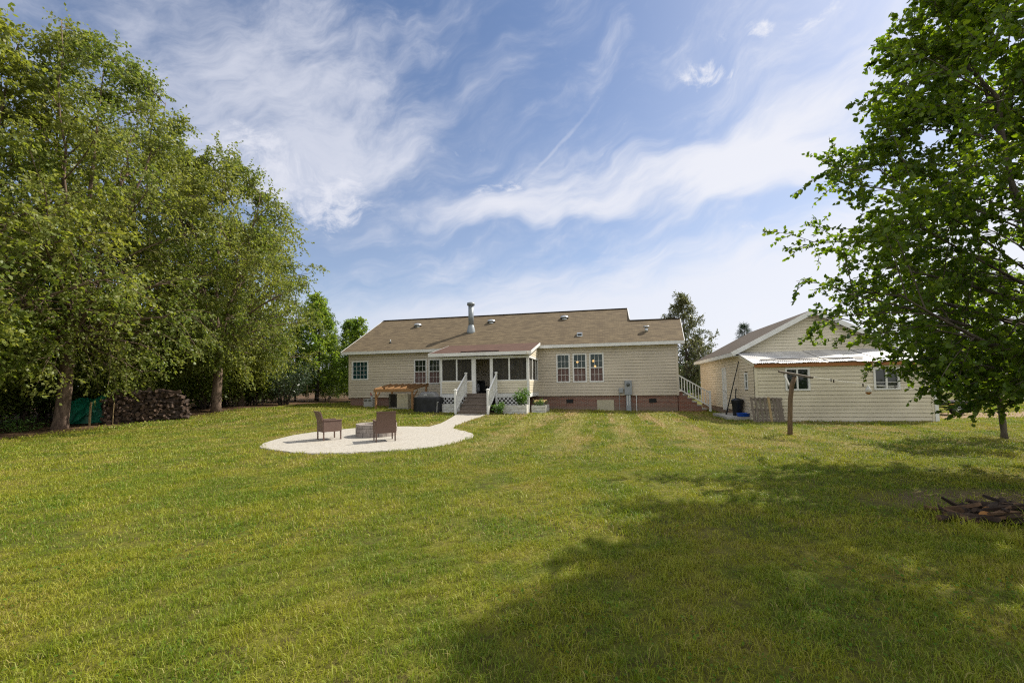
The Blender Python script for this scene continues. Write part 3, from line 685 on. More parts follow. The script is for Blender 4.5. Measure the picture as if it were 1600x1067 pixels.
# wooden steps with white rails
steps = thing('porch_steps', 'weathered grey wooden steps with white railings up to the porch', 'steps', (*hw(10.5, -4.2), .17), -HA)
sx0, sx1 = -.80, .80; nst = 6; run = 1.78/nst; rise = (FZ-.17)/nst; yb = -.86
for k in range(nst):
    q = MB(); y0 = yb+run*k
    q.box(sx0, sx1, y0-.03, y0+run, rise*(k+1)-.045, rise*(k+1)); q.build('tread', DECK, steps)
    q = MB(); q.box(sx0+.02, sx1-.02, y0+.01, y0+.035, rise*k+.005, rise*(k+1)-.05); q.build('riser', DECK, steps)
for sx in (sx0-.09, sx1+.09):
    q = MB(); q.beam((sx, yb-.02, 1.12), (sx, .80, 2.10), .085, .06); q.beam((sx, yb-.02, .20), (sx, .80, 1.18), .05, .07)
    for k in range(1, 12):
        yy = yb+(.80-yb)*k/12; zz = (yy-yb)*.98/(.80-yb); q.box(sx-.018, sx+.018, yy-.018, yy+.018, .2+zz, 1.12+zz)
    rl = q.build('railing', WHITE, steps)
    for yy, z0, z1 in ((yb-.06, -.06, 1.27), (.86, -.05, 2.20)):
        q = MB(); q.box(sx-.055, sx+.055, yy-.055, yy+.055, z0, z1); q.add([(sx-.08, yy-.08, z1), (sx+.08, yy-.08, z1), (sx+.08, yy+.08, z1), (sx-.08, yy+.08, z1), (sx-.08, yy-.08, z1+.035), (sx+.08, yy-.08, z1+.035), (sx+.08, yy+.08, z1+.035), (sx-.08, yy+.08, z1+.035), (sx, yy, z1+.09)], [(0,1,2,3),(0,1,5,4),(1,2,6,5),(2,3,7,6),(3,0,4,7),(4,5,8),(5,6,8),(6,7,8),(7,4,8)]); q.build('newel_post', WHITE, rl)

# things standing on the porch inside the open doorway
rng = np.random.default_rng(5)
def lump(name, label, cat, loc, r, mat, seed, rough=.18, rz=0.):
    g = np.random.default_rng(seed); q = MB(); prof = []; n1_, n2_ = 10, 16
    vs = []; ph = g.uniform(0, 6, 8)
    for a in np.linspace(0, math.pi, n1_):
        for b in range(n2_):
            t = 2*math.pi*b/n2_; k = 1+rough*(math.sin(3*t+ph[0]+2*a)+math.sin(5*t+ph[1]-3*a)+math.sin(4*a+ph[2]+t))/2
            vs.append((r[0]*k*math.sin(a)*math.cos(t), r[1]*k*math.sin(a)*math.sin(t), r[2]*(1+k*math.cos(a))*.5*2 if False else r[2]*(1-math.cos(a))*(1 if a < 1.5 else k)))
    fs = [(i*n2_+j, i*n2_+(j+1) % n2_, (i+1)*n2_+(j+1) % n2_, (i+1)*n2_+j) for i in range(n1_-1) for j in range(n2_)]
    q.add(vs, fs); o = q.build(name, mat, None, True); o.location = loc; o.rotation_euler = (0, 0, rz); return tag(o, label, cat)
lump('bag', 'pale grey crumpled bag leaning inside the porch doorway', 'bag', (*hw(9.98, -2.55), FZ), (.20, .2, .27), simple('grey_cloth', (.24, .245, .26), .8, .5, 6.), 3)
lump('cushion', 'dark low rounded bundle lying on the porch floor', 'bundle', (*hw(10.55, -2.35), FZ), (.30, .24, .17), simple('dark_cloth', (.016, .015, .013), .85, .4, 6.), 7)
t = thing('crate', 'black open square crate behind the grey bag on the porch', 'crate', (*hw(10.02, -1.9), FZ), -HA)
q = MB()
for sx in (-.24, .21):
    for sy in (-.2, .17): q.box(sx, sx+.03, sy, sy+.03, 0, .72)
q.box(-.24, .24, -.2, .2, .70, .74); q.box(-.24, .24, -.2, .2, .02, .06); q.build('frame', BLACKP, t)
q = MB(); q.box(-.22, .22, .16, .175, .06, .70); q.build('back_panel', BLACKP, t)
# ------------------------------------------------------------------ along the house wall
def hloc(x, y, z=None):
    a, b = hw(x, y); return (a, b, tz(a, b) if z is None else z)
# open lean-to frame of new lumber
t = thing('lean_to_frame', 'small open lean-to frame of new golden lumber by the house wall', 'shelter', hloc(4.85, -1.8), -HA)
gz = tz(*hw(4.85, -1.8))
def lz(z): return z-gz
for x, y, z1 in ((-1.3, -.85, 1.40), (1.12, -.85, 1.38), (-1.12, .85, 1.72), (1.27, .85, 1.70)):
    q = MB(); q.box(x-.05, x+.05, y-.05, y+.05, -.12, lz(z1)); q.build('post', NEWWOOD, t)
q = MB(); q.box(-1.42, 1.22, -.93, -.89, lz(1.38), lz(1.56)); q.build('front_beam', NEWWOOD, t)
q = MB(); q.box(-1.25, 1.40, .89, .93, lz(1.68), lz(1.86)); q.build('back_beam', NEWWOOD, t)
for k in range(7):
    f = k/6; q = MB(); q.beam((-1.38+2.56*f, -.86, lz(1.53)), (-1.2+2.56*f, .88, lz(1.83)), .045, .14); q.build('rafter', NEWWOOD, t)
q = MB(); q.beam((-.95, -.6, lz(1.67)), (-.5, -.3, lz(1.72)), .14, .03); q.build('loose_board', NEWWOOD, t)
q = MB(); q.beam((-1.3, -.85, lz(.95)), (-1.02, -.85, lz(1.36)), .04, .08); q.beam((1.12, -.85, lz(.95)), (1.2, -.3, lz(1.45)), .04, .08); q.build('brace', NEWWOOD, t)
# heat pump
t = thing('heat_pump', 'beige heat pump with dark grille under the lean-to frame', 'heat pump', hloc(4.84, -1.85), -HA)
q = MB(); q.box(-.68, .68, -.42, .42, -.1, .06); q.build('pad', CONC, t)
q = MB(); q.box(-.10, .64, -.40, .40, .06, .92); q.box(-.64, -.10, -.36, .40, .06, .92); q.build('cabinet', BEIGE, t, bevel=.012)
q = MB(); q.box(-.64, -.60, -.40, -.365, .06, .92); q.box(-.14, -.105, -.40, -.365, .06, .92); q.box(-.60, -.14, -.40, -.365, .87, .92)
for k in range(13): q.box(-.60, -.14, -.392, -.372, .1+k*.06, .108+k*.06)
for k in range(4): q.box(-.55+k*.1, -.545+k*.1, -.40, -.393, .09, .87)
q.build('fan_grille', DARKMETAL, t)
q = MB(); q.box(-.57, -.17, -.368, -.362, .1, .86); q.build('coil', DARKROOM, t)
q = MB(); q.box(.22, .27, -.405, -.399, .78, .82); q.build('badge_plate', LOGBARK, t)
# small grey utility unit left of it
t = thing('utility_box', 'small pale grey cabinet with two dark slots by the brick base', 'cabinet', hloc(2.06, -.85), -HA)
q = MB(); q.box(-.33, .33, -.22, .22, -.05, .50); q.box(-.35, .35, -.24, .24, .50, .53); q.build('cabinet', GREYPAINT, t, bevel=.01)
for x in (-.27, .03):
    q = MB(); q.box(x, x+.22, -.246, -.221, .40, .46); q.build('vent_slot', DARKMETAL, t)
zt = tz(*hw(2.06, -.85))+.53
t = thing('faucet_pump', 'small dark pump with red handle standing on the grey cabinet', 'pump', (*hw(2.16, -.8), zt), -HA)
q = MB(); q.lathe([(.10, 0), (.10, .03), (.05, .06), (.045, .22), (.06, .24), (.01, .26)], 12); q.build('pump_body', METERGREY, t, True)
q = MB(); q.beam((0, 0, .25), (-.08, 0, .38), .035, .035); q.lathe([(.05, .2), (.05, .26)], 10, (-.02, 0, .02)); q.build('handle', simple('red_paint', (.42, .02, .02), .45, .2, 5.), t)
# covered grill
t = thing('covered_grill', 'barbecue grill under a black cover with grey hood top', 'grill', hloc(7.68, -4.15), -HA)
def loft(rings, mat, name, par, seed=0, amp=.02):
    g = np.random.default_rng(seed); ph = g.uniform(0, 6, 6); q = MB(); vs = []; n = 40
    for (x0, x1, y0, y1, z, wv) in rings:
        for k in range(n):
            a = 2*math.pi*k/n; c, s = math.cos(a), math.sin(a); mx = max(abs(c), abs(s)); 
            rr_ = (1/mx)**.82
            w_ = 1+wv*amp*(math.sin(9*a+ph[0]+z*3)+.7*math.sin(17*a+ph[1]))
            vs.append(((x0+x1)/2+(x1-x0)/2*c*rr_*w_, (y0+y1)/2+(y1-y0)/2*s*rr_*w_, z))
    nr = len(rings); fs = [(i*n+j, i*n+(j+1) % n, (i+1)*n+(j+1) % n, (i+1)*n+j) for i in range(nr-1) for j in range(n)]
    fs.append(tuple((nr-1)*n+j for j in range(n))); q.add(vs, fs); return q.build(name, mat, par, True)
loft([(-.80, .80, -.32, .32, .0, 2.), (-.80, .80, -.32, .32, .25, 2.2), (-.78, .78, -.31, .31, .55, 1.4), (-.80, .80, -.33, .33, .72, 1.), (-.78, .78, -.32, .32, .80, .5), (-.62, .62, -.29, .30, .86, .3)], COVER, 'cover', t, 4)
loft([(-.64, .64, -.295, .30, .85, .4), (-.50, .52, -.28, .29, .96, .3), (-.42, .44, -.25, .27, 1.06, .2), (-.38, .40, -.14, .2, 1.11, .2), (-.3, .3, -.06, .1, 1.125, .1)], COVERG, 'hood_top', t, 5)
q = MB(); q.box(-.16, .0, -.285, -.268, .965, 1.0); q.build('cover_tag', WHITE, t)
q = MB(); q.beam((.62, -.345, .02), (.66, -.345, .55), .10, .02); q.lathe([(.01, 0), (.05, .01), (.05, .05), (.01, .06)], 10, (.68, -.36, .52)); q.build('loose_strap', GREYPAINT, t)
# meters
t = thing('electric_meter', 'tall grey electric meter cabinet with round meter on tan siding', 'meter box', (*hw(18.67, -.062), 1.0), -HA)
q = MB(); q.box(-.21, .21, -.16, 0, 0, .86); q.build('cabinet', METERGREY, t, bevel=.012)
q = MB(); o = len(q.v); q.lathe([(.105, 0), (.105, .04), (.085, .08), (.01, .095)], 18); q.v = [(x, -.16-z, .62+y) for x, y, z in q.v]; q.build('meter_dial', simple('meter_glass', (.10, .11, .11), .12, .4, 20.), t, True)
q = MB(); q.box(-.14, .14, -.12, -.02, -1.0, -.004); q.build('riser_duct', METERGREY, t)
for x in (-.09, .05):
    q = MB(); q.box(x, x+.03, -.145, -.121, -.62, -.004); q.build('white_conduit', WHITE, t)
t = thing('junction_box', 'small grey junction box left of the tall meter cabinet', 'junction box', (*hw(18.25, -.062), 1.12), -HA)
q = MB(); q.box(-.13, .13, -.11, 0, 0, .30); q.build('box', METERGREY, t, bevel=.01)
q = MB(); q.tube([(-.1, -.05, 0), (-.1, -.05, -1.15)], .016, 8); q.build('conduit', METERGREY, t)
t = thing('conduit_pipe', 'thin white conduit running down the brick right of the meter', 'pipe', (*hw(19.13, -.05), 0), -HA)
q = MB(); q.tube([(0, 0, -.08), (0, 0, 1.02)], .02, 8); q.build('pipe', WHITE, t)
q = MB(); q.box(-.04, .04, -.03, .05, .90, .94); q.build('clamp', METAL, t)

# planters and plants
def planter(label, x0, x1, y0, y1, h):
    lx, ly, lz_ = hloc((x0+x1)/2, y0); t = thing('planter_box', label, 'planter', (lx, ly, lz_), -HA, 'white planters along the porch')
    a, b, d = (x0-x1)/2, (x1-x0)/2, y1-y0
    def side(A_, B_, C_, D_):
        q = MB()
        for k in range(3): z0 = -.06+(h+.06)*k/3; q.box(A_, B_, C_, D_, z0+.008, z0+(h+.06)/3)
        q.build('side_board', DIRTYWHITE, t)
    side(a, b, 0, .035); side(a, b, d-.035, d); side(a, a+.035, .036, d-.036); side(b-.035, b, .036, d-.036)
    for x in (a, b):
        q = MB(); q.box(x-.03, x+.03, -.028, -.002, -.05, h+.01); q.build('corner_post', DIRTYWHITE, t)
    q = MB(); q.box(a+.04, b-.04, .04, d-.04, 0, h-.05); q.build('soil', simple('planter_soil', (.04, .028, .02), .95, .4, 12.), t)
planter('long white planter box left of the porch steps', 8.50, 9.50, -4.15, -3.45, .47)
planter('white planter box right of the steps holding the tall bush', 12.02, 13.24, -4.25, -3.55, .46)
planter('separate white planter box with yellow flowers at the porch corner', 13.36, 14.10, -3.1, -1.5, .40)

# ------------------------------------------------------------------ leaf and branch machinery
def leaf_mesh(name, P, D, N, ln, wd, mat, parent, ovate=False):
    P = np.asarray(P); D = np.asarray(D); N = np.asarray(N); n = len(P)
    D = D/np.linalg.norm(D, axis=1, keepdims=True)
    Sv = np.cross(D, N); nn = np.linalg.norm(Sv, axis=1, keepdims=True); nn[nn < 1e-6] = 1; Sv = Sv/nn; N = np.cross(Sv, D)
    ln = np.broadcast_to(np.asarray(ln, float), (n,))[:, None]; wd = np.broadcast_to(np.asarray(wd, float), (n,))[:, None]
    if ovate:
        tip = P+D*ln-N*ln*.12
        l1 = P+D*ln*.28+Sv*wd*.5+N*wd*.13; l2 = P+D*ln*.68+Sv*wd*.40+N*wd*.08
        r1 = P+D*ln*.28-Sv*wd*.5+N*wd*.13; r2 = P+D*ln*.68-Sv*wd*.40+N*wd*.08
        V_ = np.stack([P, l1, l2, tip, r2, r1], 1).reshape(-1, 3); b_ = np.arange(n)[:, None]*6
        F_ = np.concatenate([b_+np.array([[0, 1, 2, 3]]), b_+np.array([[0, 3, 4, 5]])])
    else:
        V_ = np.stack([P, P+D*ln*.45+Sv*wd*.5, P+D*ln, P+D*ln*.45-Sv*wd*.5], 1).reshape(-1, 3)
        b_ = np.arange(n)[:, None]*4; F_ = b_+np.array([[0, 1, 2, 3]])
    return npmesh(name, V_, F_, mat, parent)
def unit(v): return v/(np.linalg.norm(v)+1e-9)
def bez(a, c, b, n):
    s = np.linspace(0, 1, n)[:, None]; return (1-s)**2*a+2*s*(1-s)*c+s*s*b
def tree(name, label, cat, seed, H, prof, z_first, limbs, subs, twigs, lpt, leaf, mat, bark, tr=.2, limb_el=.55, droop=.25, hang=.4,
         ovate=False, lean=(0, 0), twig_len=.55, group=None, sub_len=.34, min_r=.35, leafsize_var=.35, zpow=1., wood_twigs=False, fork=0, crownname='crown', sub_start=.25, lobe=.22):
    """tapered trunk, limbs reaching a measured outline, branches and twigs carrying single leaves"""
    g = np.random.default_rng(seed); root = thing(name, label, cat, group=group)
    zs = np.array([p[0] for p in prof]); rs = np.array([p[1] for p in prof])
    n = 14; hz = np.linspace(0, H*.97, n); w1, w2 = g.uniform(0, 6, 2)
    tp = np.stack([lean[0]*hz/H+.10*np.sin(hz*.55+w1)*np.minimum(hz/3, 1), lean[1]*hz/H+.10*np.sin(hz*.6+w2)*np.minimum(hz/3, 1), hz], 1)
    trad = tr*(1-hz/H)**.8+.012; trad[0] *= 1.3
    if fork: trad = np.where(hz > fork[0]+1, np.minimum(trad, fork[3]*(1-(hz-fork[0])/(H-fork[0])).clip(.1, 1)), trad)
    wood = MB(); tp2 = np.insert(tp, 1, tp[0]*(1-.35/hz[1])+tp[1]*(.35/hz[1]) if hz[1] > .4 else (tp[0]+tp[1])/2, axis=0); tr2 = np.insert(trad, 1, tr*1.03)
    wood.tube([(p[0], p[1], p[2]-(.15 if i == 0 else 0)) for i, p in enumerate(tp2)], list(tr2), 10)
    leads = []
    if fork:
        zf, nk, spr, keep = fork; cut = int(np.searchsorted(hz, zf))
        fa_ = g.uniform(0, 6)
        for k in range(nk):
            aa = fa_+2*math.pi*(k+g.uniform(-.25, .25))/nk; rr_ = spr*g.uniform(.75, 1.15); zt_ = H*g.uniform(.78, .96)
            st_ = np.array([np.interp(zf-.5*k/nk, hz, tp[:, 0]), np.interp(zf-.5*k/nk, hz, tp[:, 1]), zf-.5*k/nk])
            tp_ = np.array([lean[0]*zt_/H+rr_*math.cos(aa), lean[1]*zt_/H+rr_*math.sin(aa), zt_])
            lp_ = bez(st_, np.array([st_[0]*.4+tp_[0]*.6, st_[1]*.4+tp_[1]*.6, zf+(zt_-zf)*.38]), tp_, 12)
            lp_[1:-1, :2] += g.normal(size=(10, 2))*.06
            wood.tube(lp_, list(np.linspace(np.interp(zf, hz, trad)*.5, .012, 12)), 8); leads.append((aa, lp_))
    def trunk_at(z, a=None):
        if leads and a is not None:
            best = min(leads, key=lambda q_: abs((q_[0]-a+math.pi) % (2*math.pi)-math.pi)+g.uniform(0, .6))
            lp_ = best[1]
            if z > lp_[0, 2]: z_ = min(z, lp_[-1, 2]-.1); return np.array([np.interp(z_, lp_[:, 2], lp_[:, 0]), np.interp(z_, lp_[:, 2], lp_[:, 1]), z_])
        return np.array([np.interp(z, hz, tp[:, 0]), np.interp(z, hz, tp[:, 1]), z])
    P, D, N = [], [], []
    ga = g.uniform(0, 6)
    for i in range(limbs):
        ga += 2.39996+g.uniform(-.4, .4)
        q = ((i+.5)/limbs)**zpow; zt = zs[0]+(zs[-1]-zs[0])*q+g.uniform(-.25, .25); zt = min(max(zt, zs[0]), zs[-1])
        r = np.interp(zt, zs, rs)*g.choice([g.uniform(.82, 1.04), g.uniform(.5, .9)], p=[.68, .32]); r = max(r*(1+lobe*math.sin(2.6*ga+zt*.8+w1)*math.sin(zt*1.1+w2+ga)), .15)
        zb = np.clip(zt-r*limb_el*g.uniform(.6, 1.25), z_first, H*.93)
        a = trunk_at(zb, ga); c0 = trunk_at(min(zt, H*.95)); tip = np.array([c0[0]+r*math.cos(ga), c0[1]+r*math.sin(ga), zt])
        ctrl = (a+tip)/2+np.array([g.uniform(-.1, .1)*r, g.uniform(-.1, .1)*r, droop*r*g.uniform(.5, 1.3)])
        np_ = 7; lp = bez(a, ctrl, tip, np_); ll = np.linalg.norm(np.diff(lp, axis=0), axis=1).sum()
        lr = max(.012, min(.42*np.interp(zb, hz, trad), .017*ll+.01)); wood.tube(lp, list(np.linspace(lr, .008, np_)), 6, cap=False)
        for k in range(subs):
            s = sub_start+(1-sub_start)*((k+g.uniform(.1, .9))/subs); f = s*(np_-1); ii = min(int(f), np_-2); pp = lp[ii]+(lp[ii+1]-lp[ii])*(f-ii); td = unit(lp[ii+1]-lp[ii])
            rv = unit(g.normal(size=3)); rv = unit(rv-td*rv.dot(td)*.8); sl_ = ll*sub_len*(1.15-.6*s)*g.uniform(.6, 1.3)+.3
            sd2 = unit(td*.75+rv*g.uniform(.5, 1.1)+np.array([0, 0, .12])); e = pp+sd2*sl_; e[2] -= hang*sl_*.45
            e[2] = max(e[2], .45)
            sp = bez(pp, pp+sd2*sl_*.55+np.array([0, 0, .08*sl_]), e, 5); wood.tube(sp, list(np.linspace(max(.006, lr*.35*(1-s*.5)), .004, 5)), 4, cap=False)
            for m_ in range(twigs):
                s2 = .12+.88*((m_+g.uniform(0, 1))/twigs); f = s2*4; ii = min(int(f), 3); p2 = sp[ii]+(sp[ii+1]-sp[ii])*(f-ii); d2 = unit(sp[ii+1]-sp[ii])
                rv = unit(g.normal(size=3)); td2 = unit(d2*.55+rv*.9+np.array([0, 0, -hang*.9])); tl = twig_len*g.uniform(.5, 1.3)
                if wood_twigs: wood.tube([p2, p2+td2*tl*.5+np.array([0, 0, -.02]), p2+td2*tl+np.array([0, 0, -.06*tl])], [.0045, .0035, .002], 3, cap=False)
                ts = (np.arange(lpt)+g.uniform(0, 1, lpt))/lpt
                ps = p2+np.outer(ts*tl, td2); ps[:, 2] -= .1*tl*ts**2
                dd_ = g.normal(size=(lpt, 3))*.75+td2*.7+np.array([0, 0, -hang])
                nn_ = g.normal(size=(lpt, 3))*.75+np.array([0, 0, 1.0])
                P.append(ps); D.append(dd_); N.append(nn_)
    P = np.concatenate(P); D = np.concatenate(D); N = np.concatenate(N)
    sz = leaf[0]*g.uniform(1-leafsize_var, 1+leafsize_var, len(P))
    wood.build('trunk', bark, root, True)
    leaf_mesh(crownname, P, D, N, sz, sz*leaf[1], mat, root, ovate)
    return root
def shrub(name, label, cat, seed, loc, rad, h, n, leaf, mat, bark=None, group=None, stems=7, ovate=False, z0=.05):
    """stems fanning out of the ground, leaves in loose clusters round their ends"""
    g = np.random.default_rng(seed); root = thing(name, label, cat, loc, group=group); wood = MB(); P, D, N = [], [], []
    cl = []
    for k in range(stems):
        a = 2*math.pi*(k+g.uniform(-.3, .3))/stems; r = rad*math.sqrt(g.uniform(.05, 1)); zt = h*(1-.45*(r/rad)**2)*g.uniform(.75, 1.02)
        tip = np.array([r*math.cos(a), r*math.sin(a), zt]); st = bez(np.array([.12*rad*math.cos(a), .12*rad*math.sin(a), -.05]), np.array([r*.35*math.cos(a), r*.35*math.sin(a), zt*.65]), tip, 6)
        wood.tube(st, list(np.linspace(.012*max(h, .6), .004, 6)), 5, cap=False)
        for s in range(2, 6): cl.append((st[s], rad*.38*(.7+.3*s/5)))
    per = max(1, n//len(cl))
    for c_, rr_ in cl:
        v = g.normal(size=(per, 3)); v /= np.linalg.norm(v, axis=1, keepdims=True); p = c_+v*rr_*g.uniform(.15, 1, (per, 1))**.6
        p[:, 2] = np.maximum(p[:, 2], z0); P.append(p); D.append(v+g.normal(size=(per, 3))*.6+np.array([0, 0, -.1])); N.append(v*.5+g.normal(size=(per, 3))*.5+np.array([0, 0, .9]))
    P = np.concatenate(P); D = np.concatenate(D); N = np.concatenate(N); sz = leaf[0]*g.uniform(.65, 1.35, len(P))
    wood.build('stems', bark or DARKBARK, root, True); leaf_mesh('foliage', P, D, N, sz, sz*leaf[1], mat, root, ovate)
    return root
a, b, c = hloc(12.95, -3.95); shrub('bush', 'tall bright green bush growing in the planter by the porch corner', 'bush', 2, (a, b, c+.4), .46, 1.0, 900, (.10, .55), PLANTLEAF)
a, b, c = hloc(11.9, -4.75); shrub('bush', 'low round bush with yellow green leaves at the foot of the steps', 'bush', 3, (a, b, c), .40, .62, 600, (.09, .6), PLANTLEAF)
a, b, c = hloc(9.25, -3.8); shrub('potted_plant', 'small dark leafy plant in the planter left of the steps', 'plant', 4, (a, b, c+.4), .25, .42, 200, (.09, .5), SHRUBLEAF)
a, b, c = hloc(13.75, -2.6); fl = shrub('flowering_plant', 'low plant with small yellow flowers in the corner planter', 'flowers', 5, (a, b, c+.34), .36, .34, 420, (.07, .6), PLANTLEAF)
g = np.random.default_rng(9); P = g.uniform(-1, 1, (70, 3))*[.34, .5, .05]+[0, 0, .30]
leaf_mesh('blossoms', P, g.normal(size=(70, 3)), np.tile([0, -.4, 1.], (70, 1)), .06, .05, simple('yellow_petals', (.72, .55, .22), .6, .3, 9.), fl)

# ------------------------------------------------------------------ brick end steps
t = thing('brick_steps', 'red brick steps with white sloping handrail at the right house end', 'steps', (*hw(21.5, .05), 0), -HA)
nst = 6
q = MB(); 
for k in range(nst): x0 = .0+k*.255; q.box(x0, x0+.255, .06, 1.5, -.2, 1.2-k*.205-.05)
q.build('brickwork', STEPBRICK, t)
for k in range(nst):
    q = MB(); x0 = k*.255; q.box(x0, x0+.275, .04, 1.52, 1.2-k*.205-.048, 1.2-k*.205); q.build('tread', CONC, t)
q = MB(); q.beam((.0, .0, 2.15), (1.66, .0, 1.12), .09, .06); q.beam((.0, .0, 1.34), (1.66, .0, .32), .05, .07)
for k in range(11):
    x = .06+k*.15; z = 1.34-x*.615; q.box(x-.02, x+.02, -.02, .02, z, z+.78)
rl = q.build('railing', WHITE, t)
q = MB(); q.box(1.66, 1.77, -.055, .055, -.15, 1.2); q.build('newel_post', WHITE, rl)

# ------------------------------------------------------------------ outbuilding (garage with lean-to shed)
ga_ = thing('garage', 'cream sided garage with gable roof and metal roofed lean-to shed', 'garage', (GO[0], GO[1], 0), -HA)
GW = 6.3; SD = 2.3; GL = 8.4
swin = [(1.13, 2.01, 1.29, 2.20), (4.32, 5.18, 1.29, 2.13)]
q = MB(); lap(q, .0, GW, -.12, 2.36, 0, swin, course=.15); q.box(0, GW, .06, .07, -.12, 2.3); q.build('shed_wall', SIDING2, ga_)
rk = lambda zz: (max(.02, (zz-2.47)/.27-.1) if zz > 2.40 else .02, SD-.01)
q = MB(); lap(q, .02, SD, -.12, 3.0, 0, [(.83, 1.23, 1.34, 2.06)], course=.14, gp=.010, axis='y', sgn=-1, top=None if False else None); q.build('shed_side_wall', SIDEWARM, ga_) if False else None
q = MB()
for k in range(25):
    za = -.12+k*.14; zb = za+.14; zm = (za+zb)/2
    lo = .02 if zm < 2.38 else .02+(zm-2.38)/.27
    if lo > SD-.1: break
    spans = [(lo, SD-.01)]
    if 1.30 < zm < 2.08: spans = [(lo, .83), (1.23, SD-.01)]
    for p_, e_ in spans:
        q.add([(0, p_, za), (0, e_, za), (0, e_, za+.010), (0, p_, za+.010), (-.060, p_, za+.010), (-.060, e_, za+.010), (-.050, e_, zb), (-.050, p_, zb), (0, p_, zb), (0, e_, zb)], [(0, 1, 2, 3), (3, 2, 5, 4), (4, 5, 6, 7), (7, 6, 9, 8)])
q.build('shed_side_wall', SIDEWARM, ga_)
q = MB(); q.box(GW, GW+.03, .02, SD, -.12, 2.4); q.build('shed_side_wall', SIDING2, ga_)
q = MB(); q.box(.83, 1.23, .0, .0, 0, 0) if False else None
def side_window(y0, y1, z0, z1):
    q = MB(); q.box(-.08, .06, y0-.02, y0+.05, z0-.02, z1+.02); q.box(-.08, .06, y1-.05, y1+.02, z0-.02, z1+.02); q.box(-.08, .06, y0+.05, y1-.05, z0-.02, z0+.05); q.box(-.08, .06, y0+.05, y1-.05, z1-.05, z1+.02); q.box(-.065, .06, y0+.05, y1-.05, (z0+z1)/2-.02, (z0+z1)/2+.02)
    w_ = q.build('window', WHITE, ga_)
    for a, b in ((z0+.05, (z0+z1)/2-.02), ((z0+z1)/2+.02, z1-.05)):
        q = MB(); q.box(-.035, -.02, y0+.05, y1-.05, a, b); q.build('pane', GLASS, w_)
side_window(.83, 1.23, 1.34, 2.06)
for (a, b, c, d) in swin:
    w_ = window('shed', a, b, c, d, ga_, GLASS, GLASS, cols=0, split='v', fw_=.05, depth=.05)
    q = MB(); q.box(a-.03, b+.03, .072, .08, c-.03, d+.03); q.build('recess', DARKROOM, w_)
q = MB(); q.box(4.37, 5.13, -.035, -.023, 1.56, 1.58); q.box(4.37, 5.13, -.035, -.023, 1.42, 1.435); q.build('blind_rail', WHITE, w_)
for x in (-.035, GW-.07):
    q = MB(); q.box(x-.01, x+.10, -.072, -.001, -.1, 2.36); q.build('corner_trim', SIDING2, ga_)
q = MB(); q.box(GW+.0, GW+.12, -.10, .02, -.15, 2.45); q.build('corner_post', WHITE, ga_)
# main gable block behind the shed
AP = 4.95; GS = .535; GE = AP-GS*(GW/2+.35)
def gtop(zz): 
    hw_ = GW/2 if zz < AP-GS*GW/2-.06 else max(.02, (AP-.1-zz)/GS); return (GW/2-hw_, GW/2+hw_)
q = MB(); lap(q, 0, GW, 2.2, 4.86, SD, (), course=.14, gp=.010, top=gtop); q.build('gable_wall', SIDING2, ga_)
q = MB(); lap(q, SD, SD+GL, .30, 3.15, 0, [(SD+2.1, SD+2.75, .2, 2.36)], course=.14, gp=.010, axis='y', sgn=-1)
q.box(GW-.03, GW, SD+.02, SD+GL, .3, 3.1); q.box(.03, GW-.03, SD+GL-.03, SD+GL, .3, 3.2); q.add([(0, SD+GL, 3.2), (GW, SD+GL, 3.2), (GW/2, SD+GL, AP-.1)], [(0, 1, 2)]); q.build('side_wall', SIDEWARM, ga_)
q = MB(); q.box(-.02, .1, SD+.04, SD+GL, -.2, .298); q.build('foundation', BRICK, ga_)
q = MB(); q.box(-.08, .03, SD-.06, SD+.04, -.1, 3.0); q.build('corner_trim', SIDEWARM, ga_)
y0, y1 = SD+2.1, SD+2.75
q = MB(); q.box(-.08, .04, y0-.07, y0, .2, 2.43); q.box(-.08, .04, y1, y1+.07, .2, 2.43); q.box(-.08, .04, y0, y1, 2.36, 2.43); d_ = q.build('side_door', WHITE, ga_)
q = MB(); q.box(-.04, .03, y0, y1, .2, 2.36); q.build('door_leaf', WHITE, d_)
q = MB(); q.lathe([(.012, 0), (.03, .02), (.03, .05), (.01, .06)], 10, (-.09, y0+.09, 1.15)); q.build('door_knob', METAL, d_)
q = MB()
YA, YB = SD-.35, SD+GL+.3
q.slab([(-.35, YA, GE), (GW/2, YA, AP), (GW/2, YB, AP), (-.35, YB, GE)][::-1], .06); q.slab([(GW+.35, YA, GE), (GW/2, YA, AP), (GW/2, YB, AP), (GW+.35, YB, GE)], .06)
GR2 = shinglemat('garage_shingles', (.10, .078, .06), (.075, .058, .045), (.05, .04, .032))
q.build('roof', GR2, ga_)
q = MB(); q.beam((-.37, YA-.02, GE-.10), (GW/2, YA-.02, AP-.10), .04, .20); q.build('rake_board', WHITE, ga_)
q = MB(); q.beam((GW+.37, YA-.02, GE-.10), (GW/2, YA-.02, AP-.10), .04, .20); q.build('rake_board', WHITE, ga_)
q = MB(); q.box(-.39, -.355, YA, YB, GE-.20, GE-.02); q.box(-.355, -.004, YA, YB, GE-.19, GE-.17); q.build('fascia', WHITE, ga_)
q = MB(); q.box(GW+.355, GW+.39, YA, YB, GE-.20, GE-.02); q.build('fascia', WHITE, ga_)
